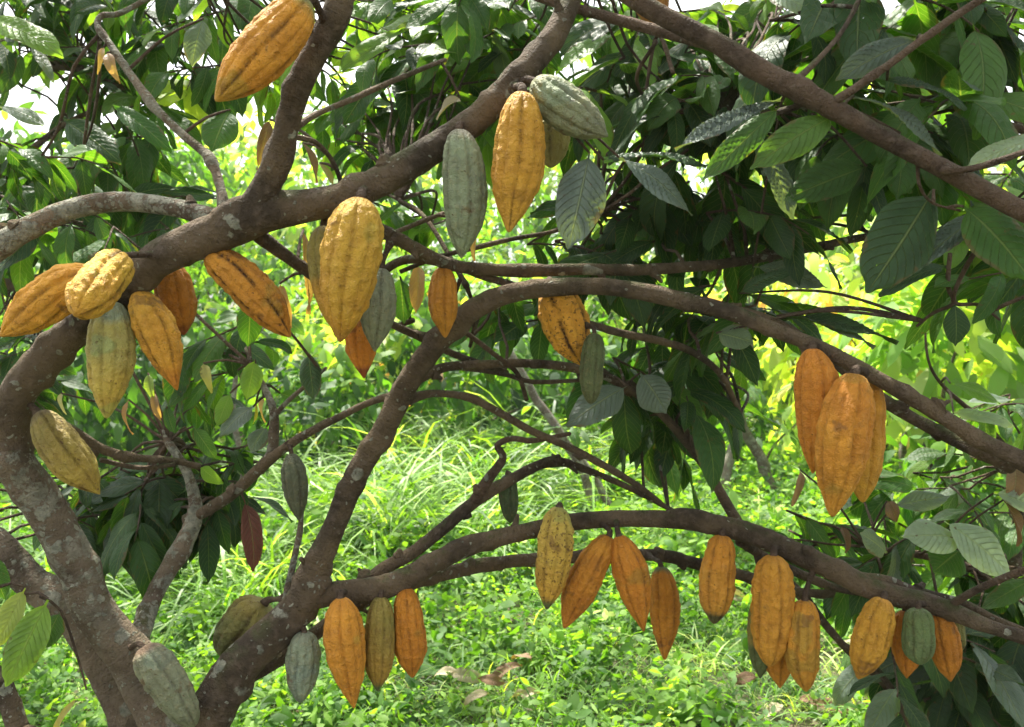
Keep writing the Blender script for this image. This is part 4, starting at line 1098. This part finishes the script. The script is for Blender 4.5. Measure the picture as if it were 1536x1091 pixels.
pod((541, 296, 1.24), (510, 514), 95, OY, OR, tipc=((.42, .22, .04), .93), shape='full', spot=.15, fur=.3, warts=1.2, label='biggest orange pod, hanging under the thick limb at centre left')
pod((665, 400, 1.44), (668, 507), 46, OD, OR, shape='slim', label='small orange pod dangling alone under the long level limb')
pod((689, 194, 1.30), (692, 388), 69, GR, (.24, .30, .17), cap=((.26, .26, .18), .1), shape='full', spot=.3, fur=.3, label='long grey-green pod hanging left of the large orange one')
pod((830, 170, 1.38), (826, 252), 58, GY, GY, shape='full', label='yellow-green pod half hidden between the orange pod and the slanting green one')
pod((800, 122, 1.30), (912, 205), 76, (.30, .36, .17), GR, shape='full', spot=.3, fur=.5, dz=-.03, label='pale green pod slanting out to the right of the upper limb')
pod((784, 138, 1.27), (763, 349), 84, OR, OR, tipc=(OY, .85), shape='slim', spot=.2, fur=.6, warts=1.3, label='large orange pod hanging between two green pods from the upper limb')
pod((826, 424, 1.50), (873, 549), 78, OR, OR, shape='full', spot=.9, fur=1.5, roll=1.7, label='orange pod with black streaks under the arching limb')
pod((892, 500, 1.45), (886, 606), 37, (.10, .13, .05), (.13, .15, .06), shape='blunt', label='narrow dark green pod hanging beside the black-streaked orange one')
pod((1219, 522, 1.34), (1219, 711), 69, OD, OD, shape='full', spot=.1, fur=.2, label='smooth orange pod, left one of the three under the right limb')
pod((1303, 570, 1.37), (1294, 754), 66, OD, OR, shape='full', spot=.1, fur=.2, label='orange pod, rear right one of the three under the right limb')
pod((1282, 560, 1.29), (1248, 776), 85, OD, OR, shape='slim', spot=.1, fur=.2, warts=1.2, label='largest and frontmost orange pod of the three under the right limb')
pod((214, 970, 1.49), (292, 1090), 64, (.28, .30, .18), (.24, .28, .16), cap=((.30, .22, .14), .1), shape='blunt', spot=.35, fur=.4, label='grey-green pod lying on the fork of the trunk at the bottom')
pod((396, 905, 1.72), (335, 985), 84, OL, GD, shape='blunt', spot=.5, fur=.8, label='ribbed olive brown pod partly behind the right fork of the trunk')
pod((457, 948, 1.57), (450, 1054), 52, (.30, .32, .22), (.26, .28, .18), shape='full', spot=.4, fur=.4, label='small grey-green pod with blunt nose under the right fork')
pod((571, 895, 1.60), (566, 1037), 50, OL, (.45, .28, .05), tipc=(GD, .88), shape='full', label='dull olive-orange pod, middle one of the three below the fork')
pod((608, 882, 1.62), (619, 1017), 51, OD, OD, shape='full', spot=.2, label='deep orange pod, right one of the three below the fork')
pod((511, 896, 1.55), (531, 1063), 65, OR, OR, shape='slim', spot=.1, fur=.4, warts=1.2, label='bright orange pod, left and largest of the three below the fork')
pod((838, 760, 1.62), (820, 915), 58, YE, OY, cap=(GY, .08), tipc=(GD, .87), shape='full', spot=.9, fur=.5, label='yellow speckled pod with dark green tip in front of the lower limb')
pod((914, 804, 1.66), (846, 943), 60, OR, OD, tipc=((.12, .08, .03), .96), shape='slim', spot=.1, label='orange pod slanting to the left beside the yellow speckled one')
pod((928, 803, 1.65), (966, 948), 57, OD, OD, tipc=((.12, .07, .03), .96), shape='slim', spot=.3, label='orange pod with a dark scar slanting right under the lower limb')
pod((992, 850, 1.78), (997, 990), 46, OD, OD, cap=(GD, .10), shape='slim', spot=.1, label='slim deep orange pod with green cap on the rear branch')
pod((1083, 803, 1.65), (1071, 936), 56, OR, OY, tipc=((.10, .09, .03), .82), shape='full', spot=.4, label='orange pod with blackish tip hanging alone under the lower limb')
pod((1142, 900, 1.68), (1140, 1018), 46, OL, OL, tipc=(GD, .5), shape='full', label='olive green-tipped pod peeping out left behind the long orange one')
pod((1168, 910, 1.67), (1170, 1033), 54, OD, OD, shape='full', label='orange pod whose tip shows between the long pod and its right neighbour')
pod((1160, 832, 1.61), (1154, 1000), 66, OR, OR, shape='blunt', spot=.2, fur=.5, warts=1.6, label='long warty orange pod under the lower limb, tallest of its cluster')
pod((1207, 900, 1.60), (1209, 1038), 56, OR, OR, shape='full', spot=.15, fur=.5, label='plump orange pod at the right of the cluster of four')
pod((1358, 915, 1.59), (1360, 1018), 48, OD, OD, shape='full', label='orange pod behind the small green one near the right edge')
pod((1405, 915, 1.57), (1426, 1023), 50, OD, OD, shape='full', spot=.1, label='orange pod slanting right beside the small green one')
pod((1430, 922, 1.63), (1438, 982), 36, OL, GD, shape='full', spot=.8, label='tiny mottled yellow-green pod, last one toward the right edge')
pod((1325, 897, 1.55), (1287, 1019), 62, OR, OR, shape='full', spot=.3, label='orange pod with dark dots slanting left, first of the far right bunch')
pod((1377, 912, 1.53), (1379, 997), 50, GD, (.15, .20, .08), shape='blunt', spot=.3, label='small round ribbed green pod in front of two orange ones')
pod((437, 680, 1.66), (449, 782), 40, (.12, .14, .08), (.14, .15, .09), shape='full', spot=.3, label='small dull green-grey pod under the thin left branch above the grass')
pod((760, 712, 1.80), (766, 785), 30, (.07, .09, .04), (.08, .10, .04), shape='blunt', label='narrow dark green pod under the rising inner branch')
pod((962, -45, 1.45), (985, 45), 60, (.40, .17, .03), (.36, .17, .04), shape='full', label='brownish orange pod showing between two limbs at the top edge')

# ================================================================== GROUND
gx = np.concatenate([-np.geomspace(6, 150, 14)[::-1], np.linspace(-5, 5, 60), np.geomspace(6, 150, 14)])
gy = np.concatenate([-np.geomspace(3, 120, 10)[::-1], np.linspace(-2, 14, 90), np.geomspace(15, 200, 16)])
GX, GY_ = np.meshgrid(gx, gy, indexing='ij')


def gz(x, y):
    x = np.asarray(x, float); y = np.asarray(y, float)
    p = np.stack([x.ravel() * 0.5, y.ravel() * 0.5, np.zeros(x.size)], 1)
    z = 0.10 * fbm(p, 77, 3) * np.clip((y.ravel() - 2) / 3, 0.1, 1)
    z = z + 0.02 * np.clip(y.ravel() - 9, 0, 60)
    return z.reshape(x.shape)


GZ = gz(GX, GY_)
nyy = len(gy)
ii = np.arange(len(gx) - 1)[:, None] * nyy; jj = np.arange(nyy - 1)[None, :]
q = np.stack([ii + jj, ii + nyy + jj, ii + nyy + jj + 1, ii + jj + 1], -1).reshape(-1, 4)
g = mesh_obj('ground', np.stack([GX.ravel(), GY_.ravel(), GZ.ravel()], 1), q, M_SOIL)
tag(g, 'uneven weedy ground with bare brown soil patches', 'ground', kind='structure')


def frustum_pts(n, d0, d1, margin=0.25, power=1.0, seed=0):
    r = np.random.default_rng(seed)
    # uniform in area within the camera's wedge
    y = np.sqrt(r.uniform(d0 ** 2, d1 ** 2, n))
    hw = (768 / F) * (1 + margin)
    x = r.uniform(-1, 1, n) * (y * hw + 0.2)
    return x, y, r


def pal_arr(r, n, mixd):
    ks = list(mixd); w = np.array([mixd[k] for k in ks], float); w /= w.sum()
    ch = r.choice(len(ks), n, p=w)
    A = np.array([PAL[k][0] for k in ks])[ch]; Bq = np.array([PAL[k][1] for k in ks])[ch]
    return (A + (Bq - A) * r.random((n, 1))) * r.uniform(.85, 1.15, (n, 1))


def leaf_field(name, x, y, z, r, L, mixd, up, kind, mat, parent=None, ratio=0.55, dirs=None, tint=None):
    n = len(x)
    a = r.uniform(0, 2 * np.pi, n)
    el = r.normal(0.15, 0.35, n)
    T = np.stack([np.cos(a) * np.cos(el), np.sin(a) * np.cos(el), np.sin(el)], 1) if dirs is None else dirs
    N = np.stack([r.normal(0, up, n), r.normal(0, up, n), np.ones(n)], 1)
    if tint is None: tint = pal_arr(r, n, mixd)
    lv = Leaves()
    arr = np.column_stack([x, y, z, T, N, L, L * ratio * r.uniform(.8, 1.2, n), r.uniform(0.2, 1.0, n), r.uniform(0.05, 0.4, n), np.zeros(n), tint, r.uniform(0, 6.28, n), r.uniform(-.3, .3, n)])
    lv.r = arr
    v, q, uv, t = Leaves.geo(lv, kind)
    return mesh_obj(name, v, q, mat, parent, uv=uv, tint=t)


# low leafy weeds: plants with several leaf tiers, thin where the soil shows
def weeds(name, n_pl, d0, d1, leaf, seed, mixd, hmax, label):
    x, y, r = frustum_pts(n_pl, d0, d1, seed=seed)
    p2 = np.stack([x * 0.9, y * 0.9, np.zeros(n_pl)], 1)
    dens = fbm(p2, 5, 3) * 1.3
    kind = r.random(n_pl)
    bare = np.exp(-(((x - 1.05) / 0.5) ** 2 + ((y - 3.2) / 0.35) ** 2)) + np.exp(-(((x - 0.0) / 0.28) ** 2 + ((y - 3.15) / 0.16) ** 2)) * 0.9
    keep = (dens > -0.55) & (r.random(n_pl) > bare * 1.1)
    x, y, dens, kind = x[keep], y[keep], dens[keep], kind[keep]
    m = len(x)
    hp = hmax * (0.35 + 0.65 * r.random(m)) * (0.75 + 0.8 * np.clip(dens + 0.2, 0, 1))
    k = 11
    X = np.repeat(x, k); Y = np.repeat(y, k); H = np.repeat(hp, k)
    tier = np.tile(np.linspace(0.15, 1, k), m)
    a = np.tile(np.arange(k) * 2.4, m) + np.repeat(r.uniform(0, 6.28, m), k)
    sp_ = leaf * 0.35 * (1.3 - tier)
    X = X + np.cos(a) * sp_ + r.normal(0, .008, m * k); Y = Y + np.sin(a) * sp_
    Z = gz(X, Y) + H * tier
    el = r.normal(0.15, 0.5, m * k)
    T = np.stack([np.cos(a) * np.cos(el), np.sin(a) * np.cos(el), np.sin(el)], 1)
    K2 = np.repeat(kind, k)
    L = leaf * r.uniform(.5, 1.2, m * k) * (1.15 - 0.5 * tier) * np.where(K2 < .08, 1.6, np.where(K2 > .6, .62, 1.0))
    ratio = np.where(K2 < .12, .45, np.where(K2 > .6, .7, np.where(K2 > .4, .28, .55)))
    tp = np.repeat(pal_arr(r, m, mixd), k, 0) * r.uniform(.85, 1.2, (m * k, 1))
    o = leaf_field(name, X, Y, Z, r, L, mixd, 0.6, 'lo', M_FAR, dirs=T, ratio=ratio, tint=tp)
    tag(o, label, 'weeds', kind='stuff')
    return o


WM = {'mid': 4.5, 'bright': 5, 'yellow': .12}
weeds('ground_cover', 3500, 2.0, 4.4, 0.066, 1, WM, 0.20, 'low broad-leaved green weeds carpeting the near ground')
weeds('undergrowth', 4200, 4.2, 8.0, 0.10, 2, {'mid': 4, 'bright': 5, 'yellow': .3}, 0.32, 'taller sunlit weeds covering the middle ground')
weeds('undergrowth', 4200, 7.5, 22.0, 0.19, 3, {'mid': 3, 'bright': 4, 'yellow': 1.5}, 0.32, 'bright yellow-green weeds on the far clearing')


def grass(name, clumps, per, seed, label, mixd, Lm=0.6, wid=0.012):
    r = np.random.default_rng(seed)
    cx = np.array([c[0] for c in clumps]); cy = np.array([c[1] for c in clumps]); cs = np.array([c[2] for c in clumps])
    n = len(clumps) * per
    X = np.repeat(cx, per) + r.normal(0, .07, n); Y = np.repeat(cy, per) + r.normal(0, .07, n)
    S = np.repeat(cs, per)
    a = r.uniform(0, 6.28, n)
    el = r.uniform(0.75, 1.5, n)
    T = np.stack([np.cos(a) * np.cos(el), np.sin(a) * np.cos(el), np.sin(el)], 1)
    N = np.stack([-np.cos(a) * np.sin(el), -np.sin(a) * np.sin(el), np.cos(el)], 1)
    tint = np.repeat(pal_arr(r, len(clumps), mixd), per, 0) * r.uniform(.75, 1.25, (n, 1))
    L = Lm * S * r.uniform(.5, 1.15, n)
    lv = Leaves()
    lv.r = np.column_stack([X, Y, gz(X, Y) - 0.01, T, N, L, wid * S * r.uniform(.7, 1.3, n), r.uniform(1.2, 2.9, n), r.uniform(0.1, 0.5, n), np.zeros(n), tint, r.uniform(0, 6.28, n), r.uniform(-.8, .8, n)])
    v, q, uv, t = Leaves.geo(lv, 'blade')
    o = mesh_obj(name, v, q, M_GRASS, None, uv=uv, tint=t)
    tag(o, label, 'grass', kind='stuff')


r_ = np.random.default_rng(5)


def clumps_px(lst):
    out = []
    for (x0, x1, y0, y1, n, s) in lst:
        for _ in range(n):
            g = ground_at(r_.uniform(x0, x1), r_.uniform(y0, y1))
            out.append((g[0], g[1], s * r_.uniform(.7, 1.3)))
    return out


grass('tall_grass', clumps_px([(440, 800, 745, 850, 80, 1.0), (330, 520, 840, 940, 26, 0.8), (200, 420, 820, 900, 20, 0.8), (540, 900, 700, 770, 60, 1.3), (-50, 120, 830, 960, 14, .9)]), 46, 21,
      'tall arching grass with long bright blades in the clearing', {'bright': 4, 'lime': 1.2, 'mid': 1.6}, 0.80, 0.020)
grass('short_grass', clumps_px([(300, 1300, 860, 1091, 200, .5), (800, 1500, 700, 860, 120, .9), (0, 300, 900, 1091, 30, .5)]), 26, 22,
      'thin grass tufts scattered among the weeds', {'bright': 3, 'yellow': 1.5, 'mid': 1}, 0.45, 0.012)

# ------------------------------------------------------------------ dead leaves on the ground
FL = [((668, 1045), 0.11, 'straw', 'pale curled dead leaf, leftmost of the litter below the middle pods'), ((700, 1050), 0.13, 'straw', 'broad pale dead leaf second from the left in the litter'),
      ((790, 1022), 0.13, 'brown', 'brown dead leaf standing highest in the litter'), ((765, 1040), 0.14, 'brown', 'long brown dead leaf in the middle of the litter'),
      ((735, 1058), 0.10, 'brown', 'small brown dead leaf low in the litter'), ((785, 1078), 0.11, 'straw', 'pale torn dead leaf at the bottom edge, right of the rest'),
      ((715, 1082), 0.10, 'straw', 'small pale dead leaf at the bottom edge, left of the torn one'), ((1258, 940), 0.22, 'straw', 'pale grey-pink dead leaf seen behind the plump orange pod'),
      ((1275, 985), 0.16, 'straw', 'smaller pale dead leaf just below the grey-pink one'),
      ((1245, 1078), 0.14, 'brown', 'brown dead leaf on bare soil at the bottom right'), ((1165, 1078), 0.12, 'straw', 'small straw dead leaf on bare soil near the bottom edge'),
      ((1205, 1068), 0.10, 'brown', 'little brown dead leaf between two larger ones on the bare soil'), ((1100, 925), 0.16, 'straw', 'pale dead leaf among weeds below the lone dark-tipped pod'),
      ((1115, 1060), 0.10, 'brown', 'small curled brown dead leaf left of the bare soil')]
for (px, ht) in [(f[0], f) for f in FL]:
    g0 = ground_at(*px)
    lv = Leaves()
    a = random.uniform(0, 6.28)
    hz = 0.10 if px[0] < 1150 else 0.03
    g0[2] = float(gz(np.array([g0[0]]), np.array([g0[1]]))[0]) + hz
    lv.add(g0 - np.array([math.cos(a), math.sin(a) * .5, 0]) * ht[1] * .5, (math.cos(a), math.sin(a) * .5, .15), (random.gauss(0, .3), -0.5, 1), ht[1], ht[1] * .45, random.uniform(.6, 1.5), random.uniform(.3, .8), 1.6, pal(ht[2]), twist=random.uniform(-1, 1))
    o = lv.build('fallen_leaf', 'hi', M_DRY)
    tag(o, ht[3], 'dead leaf', 'dead leaves lying on the weeds')

# ================================================================== BACKGROUND BUSHES AND TREES
def bush_proto(n, leaf, mixd, seed, w=1.0, h=1.0):
    """unit-less crown mesh (about w wide, h high) standing on z=0: clumped shoots of leaves"""
    r = np.random.default_rng(seed)
    ncl = max(10, n // 26)
    cc = r.normal(0, 1, (ncl, 3)); cc /= np.linalg.norm(cc, axis=1)[:, None]
    rad = r.uniform(0.35, 1, ncl) ** 0.6
    cc = cc * rad[:, None] * np.array([w * .5, w * .42, h * .44]) * (1 + 0.25 * r.normal(0, 1, (ncl, 1)) * .6) + np.array([0, 0, h * .55])
    idx = r.integers(0, ncl, n)
    pos = cc[idx] + r.normal(0, 1, (n, 3)) * np.array([.10 * w, .10 * w, .08 * h])
    pos[:, 2] = np.maximum(pos[:, 2], 0.04)
    out = pos - np.array([0, 0, h * .5]); out /= np.linalg.norm(out, axis=1)[:, None] + 1e-6
    T = out * .6 + r.normal(0, .5, (n, 3)) + np.array([0, 0, -.55])
    T /= np.linalg.norm(T, axis=1)[:, None]
    N = np.array([0, 0, 1.0]) + r.normal(0, .5, (n, 3)) + out * .5
    tcl = pal_arr(r, ncl, mixd)
    tint = tcl[idx] * r.uniform(.8, 1.2, (n, 1))
    L = leaf * r.uniform(.6, 1.2, n)
    lv = Leaves()
    lv.r = np.column_stack([pos, T, N, L, L * r.uniform(.34, .46, n), r.uniform(.2, 1, n), r.uniform(.05, .4, n), np.zeros(n), tint, r.uniform(0, 6.28, n), r.uniform(-.5, .5, n)])
    return Leaves.geo(lv, 'lo'), cc


def bush(name, px, d, w, h, leaf, n, mixd, seed, label, group, z0=None, stems=3, cat='bush', trunk_h=None, pale=False, lift=0.0):
    x = (px - 768) / F * d
    z = float(gz(np.array([x]), np.array([d]))[0]) - 0.03
    root = empty(name, (x, d, z), label, cat, group)
    b0 = np.array([x, d, z]); WLOC[root.name] = b0
    (v, q, uv, t), cc = bush_proto(n, leaf, mixd, seed, w, h)
    mesh_obj('foliage', v + b0 + np.array([0, 0, lift]), q, M_FAR, root, uv=uv, tint=t)
    r = np.random.default_rng(seed + 1)
    if trunk_h:
        g = tube_geo([(*b0, 0.02 * h + .01), (*(b0 + [0.03 * h, 0, trunk_h * .5]), 0.016 * h + .01), (*(b0 + [0, 0, trunk_h]), 0.012 * h + .008), (*(b0 + [0.02, 0, lift + h * .6]), 0.01)], seg=14, step=0.08, lichen=.5, seed=seed)
        mesh_obj('trunk', g[0], g[1], M_PALE if pale else M_BARK, root, tris=g[2], attrs={'along': g[3], 'lichen': g[4]})
    ts = TubeSet()
    for k in range(stems):
        c = cc[r.integers(0, len(cc))] + np.array([0, 0, lift]) + b0
        s0 = b0 + np.array([r.normal(0, .04), r.normal(0, .04), trunk_h * .8 if trunk_h else 0])
        mid = (s0 + c) / 2 + np.array([r.normal(0, .08), 0, .05])
        ts.add(tube_geo([(*s0, .008 + .006 * h), (*mid, .006 + .004 * h), (*c, .004)], seg=8, step=0.06, lichen=.5, seed=seed + k))
    ts.build('stem', M_PALE if pale else M_BARK, root)
    return root


BG = 'bushes beyond the clearing'
YG = {'yellow': 4, 'bright': 3, 'mid': 1.6, 'gold': .4}
MG = {'mid': 4, 'bright': 3, 'yellow': .5, 'dark': .7}
DG = {'dark': 3, 'mid': 4, 'bright': 1}
CG = {'mid': 3, 'bright': 3, 'yellow': 2, 'dark': .8, 'pink': .3}
PG = {'bright': 3, 'yellow': 3, 'pink': 1, 'straw': .6, 'gold': .5}
# px, d, w, h, leaf, n, mix, label
BUSH = [
    (470, 6.9, 1.3, 1.0, .15, 600, DG, 'low dark bush just behind the thin left branches'),
    (360, 11.0, 2.6, 2.3, .19, 1100, MG, 'wide mid-green bush under the forked dark limb, far back'),
    (180, 10.0, 2.4, 2.0, .19, 1000, MG, 'mid-green bush behind the half green pod, far back'),
    (760, 12.5, 3.0, 2.6, .2, 1200, MG, 'mid-green bush far behind the arching limb'),
    (930, 8.0, 1.5, 1.0, .16, 500, MG, 'low green bush behind the slim stems, right of centre'),
    (1260, 9.5, 2.2, 1.3, .18, 700, {'mid': 3, 'bright': 3, 'yellow': 2, 'pink': .6}, 'low mixed bush right under the three big pods'),
    (640, 7.6, 2.3, 1.55, .2, 1200, {'dark': 3, 'mid': 4, 'bright': 1.5, 'yellow': .5}, 'mid-green bush with dark gaps behind the grass, left of centre'),
    (790, 8.2, 1.6, 1.5, .17, 700, MG, 'green bush straight behind the inner branches, centre of the clearing'),
    (520, 8.6, 1.5, 1.7, .17, 700, PG, 'yellow-green bush with pinkish young leaves beneath the biggest pod'),
    (660, 10.5, 2.6, 2.3, .2, 1300, CG, 'tall yellow-green bush behind the dangling small orange pod'),
    (420, 9.5, 2.0, 1.6, .17, 800, MG, 'bush behind the thin left branches, under the long slanting pod'),
    (290, 8.0, 1.8, 1.5, .17, 800, DG, 'dark green bush behind the lower left pods'),
    (110, 7.5, 2.2, 1.6, .18, 900, DG, 'dark bush at the left edge behind the lichen trunk'),
    (880, 11.5, 2.6, 2.0, .2, 900, CG, 'bright bush between the arching limb and the black-streaked pod'),
    (1000, 12.5, 3.2, 2.6, .22, 1300, CG, 'broad bright bush behind the dark leaves right of centre'),
    (1180, 9.0, 2.2, 1.9, .19, 900, YG, 'sunlit yellow bush left of the three big right pods'),
    (1330, 7.2, 1.9, 2.1, .26, 900, {'yellow': 4, 'lime': 2, 'bright': 2.5, 'pink': .5, 'gold': .3}, 'sunlit yellow and pink-tinged bush above the three big right pods'),
    (1440, 5.6, 1.3, 1.9, .25, 650, {'yellow': 4, 'lime': 2, 'bright': 3, 'pink': .3}, 'lime-yellow bush with large leaves under the slanting top right limb'),
    (1560, 6.4, 1.8, 2.3, .2, 800, YG, 'lime bush cut by the right edge of the view'),
    (1420, 10.5, 2.8, 3.0, .22, 1100, YG, 'tallest lime-yellow bush behind the right limb'),
    (1120, 6.6, 0.9, 0.7, .13, 260, MG, 'small low bush behind the rear branch at centre right'),
    (1500, 4.6, 1.0, 0.8, .13, 360, MG, 'low green bush at the right edge below the limb'),
]
for i, (px, d, w, h, leaf, n, mx_, lab) in enumerate(BUSH):
    bush('bush', px, d, w, h, leaf, int(n * 1.1), mx_, 100 + i, lab, BG, stems=4)
TG = 'trees at the back of the clearing'
TREES = [
    (210, 10.5, 2.2, 1.6, .2, 700, MG, 1.9, True, 'slim tree with bare pale trunk behind the upper left leaves', 2.1),
    (390, 17, 5, 4.0, .35, 1500, {'mid': 2, 'bright': 4, 'yellow': 1}, 1.0, False, 'round pale green tree seen past the forked dark limb', 0.6),
    (40, 15, 6, 3.3, .35, 1700, {'mid': 3, 'bright': 2, 'dark': 1}, 1.0, False, 'broad green tree behind the left edge', 0.5),
    (640, 19, 6.5, 5.2, .35, 1700, {'bright': 3, 'yellow': 3, 'mid': 1}, 1.0, False, 'yellow-green tree behind the upper limb at centre', 0.5),
    (850, 20, 6.5, 6.6, .4, 1700, {'bright': 3, 'mid': 2}, 1.2, False, 'tall green tree behind the pale hanging grey leaf', 0.6),
    (1060, 18, 6, 5.0, .38, 1500, {'bright': 2, 'yellow': 3}, 1.0, False, 'yellowish tree behind the dark leaves at upper right', 0.6),
    (1290, 16, 5.5, 4.4, .35, 1600, {'yellow': 4, 'bright': 2}, 1.0, False, 'lime tree behind the top right limb', 0.5),
    (1530, 15, 5.5, 4.2, .35, 1600, {'bright': 3, 'yellow': 3}, 1.0, False, 'bright green tree behind the right edge', 0.5),
    (520, 13, 3.6, 3.6, .3, 900, {'bright': 4, 'yellow': 2, 'mid': 1}, 1.4, False, 'light green tree seen right of the forked dark limb', 1.0),
    (290, 14, 3.2, 3.0, .3, 800, {'mid': 3, 'bright': 3}, 1.2, False, 'pale green tree behind the thin bent lichen branch', 0.9),
    (-230, 12, 5, 5, .3, 1200, {'mid': 3, 'bright': 1}, 1.0, False, 'green tree standing outside the left edge', 0.5),
    (1110, 6.8, .5, .5, .12, 60, MG, 1.2, True, 'bare pale leaning trunk behind the rear branch at centre right', 1.5),
]
for i, (px, d, w, h, leaf, n, mx_, th, pale, lab, lift) in enumerate(TREES):
    bush('tree', px, d, w, h, leaf, n, mx_, 300 + i, lab, TG, stems=5, cat='tree', trunk_h=th, pale=pale, lift=lift)
# thin bare stems of the young trees in the clearing
def sapling(pts, label):
    b0 = ground_at(pts[0][0], pts[0][1])
    root = empty('young_tree', b0, label, 'young tree', 'thin young trees in the clearing')
    WLOC[root.name] = b0
    d = np.dot(b0 - C0, FW)
    rows = [(*P(p[0], p[1], d + k * .05), p[2] / 2 / F * d) for k, p in enumerate(pts)]
    rows[0] = (b0[0], b0[1], b0[2] - .05, rows[0][3])
    g = tube_geo(rows, seg=12, step=.05, lichen=.6, seed=int(pts[0][0]), knots=.2)
    mesh_obj('trunk', g[0], g[1], M_PALE, root, tris=g[2], attrs={'along': g[3], 'lichen': g[4]})
    lv = Leaves()
    for k in range(4):
        e = rows[-1]
        spray(lv, None, e[:3], (random.uniform(-1, 1), random.uniform(-.5, .5), .3), 6, .2, {'mid': 2, 'bright': 2})
    lv.build('foliage', 'mid', M_LEAF, root)


sapling([(1080, 775, 16), (1092, 700, 15), (1110, 640, 13), (1100, 590, 12)], 'thin upright lichen-grey stem behind the rear branch, beside the leaning pale one')
sapling([(1180, 770, 15), (1140, 690, 17), (1115, 640, 15), (1108, 600, 12)], 'thin pale stem leaning left behind the rear branch at centre right')
sapling([(905, 790, 12), (870, 700, 13), (800, 590, 13), (760, 520, 12), (720, 470, 10)], 'thin mossy stem leaning left behind the inner branches')
sapling([(350, 800, 9), (362, 700, 9), (350, 600, 8), (372, 480, 7)], 'thin grey stem far behind the dark hanging dead leaf')
sapling([(560, 690, 8), (548, 600, 8), (560, 500, 7), (552, 430, 6)], 'thin straight stem behind the biggest orange pod, in the bushes')
sapling([(1370, 770, 12), (1352, 690, 11), (1366, 600, 10), (1350, 520, 9)], 'thin pale stem standing right of the three big pods')
sapling([(930, 790, 10), (905, 740, 11), (880, 700, 10), (830, 640, 8)], 'shorter thin stem beside the mossy leaning one')

# ================================================================== LIGHT
world = bpy.data.worlds.new('World'); scn.world = world; world.use_nodes = True
nt = world.node_tree; nt.nodes.clear()
b = NB(nt)
sky = b.n('ShaderNodeTexSky', sky_type='NISHITA')
sky.sun_disc = False
SUN_EL, SUN_AZ = R(62), R(-28)          # azimuth from +Y, negative = to the left
sky.sun_elevation = SUN_EL
sky.sun_rotation = SUN_AZ
sky.air_density = 1.0; sky.dust_density = 4.0; sky.ozone_density = 1.0
hs = b.n('ShaderNodeHueSaturation'); hs.inputs['Saturation'].default_value = 0.25; hs.inputs['Value'].default_value = 1.0
b.l(sky.outputs[0], hs.inputs['Color'])
bg = b.n('ShaderNodeBackground'); bg.inputs['Strength'].default_value = 0.15
b.l(hs.outputs[0], bg.inputs['Color'])
wo = b.n('ShaderNodeOutputWorld'); b.l(bg.outputs[0], wo.inputs['Surface'])
sd = bpy.data.lights.new('sun', 'SUN'); sd.energy = 4.4; sd.angle = R(1.0); sd.color = (1.0, 0.95, 0.86)
so = bpy.data.objects.new('sun', sd); col.objects.link(so)
sdir = Vector((math.sin(SUN_AZ) * math.cos(SUN_EL), math.cos(SUN_AZ) * math.cos(SUN_EL), math.sin(SUN_EL)))
so.rotation_euler = sdir.to_track_quat('Z', 'Y').to_euler()
so.location = (0, 0, 10)

scn.view_settings.view_transform = 'Standard'
scn.view_settings.look = 'None'
scn.view_settings.gamma = 1.0
scn.view_settings.exposure = 1.62
scn.render.engine = 'CYCLES'
scn.cycles.max_bounces = 7
scn.cycles.diffuse_bounces = 4
scn.cycles.transmission_bounces = 4
scn.cycles.use_denoising = True

# ------------------------------------------------------------------ humid air over the clearing
import bmesh
bm = bmesh.new()
bmesh.ops.create_cube(bm, size=1.0)
me = bpy.data.meshes.new('haze'); bm.to_mesh(me); bm.free()
hz = bpy.data.objects.new('haze', me); col.objects.link(hz)
hz.scale = (340, 360, 14); hz.location = (0, 60, 5.0)
tag(hz, 'pale humid air over the clearing', 'haze', kind='stuff')
mh, nth, oh = new_mat('humid_air')
pv = nth.nodes.new('ShaderNodeVolumePrincipled')
pv.inputs['Color'].default_value = (0.95, 0.97, 1.0, 1); pv.inputs['Density'].default_value = 0.0014; pv.inputs['Anisotropy'].default_value = 0.3
nth.links.new(pv.outputs[0], oh.inputs['Volume'])
me.materials.append(mh)
scn.cycles.volume_bounces = 0
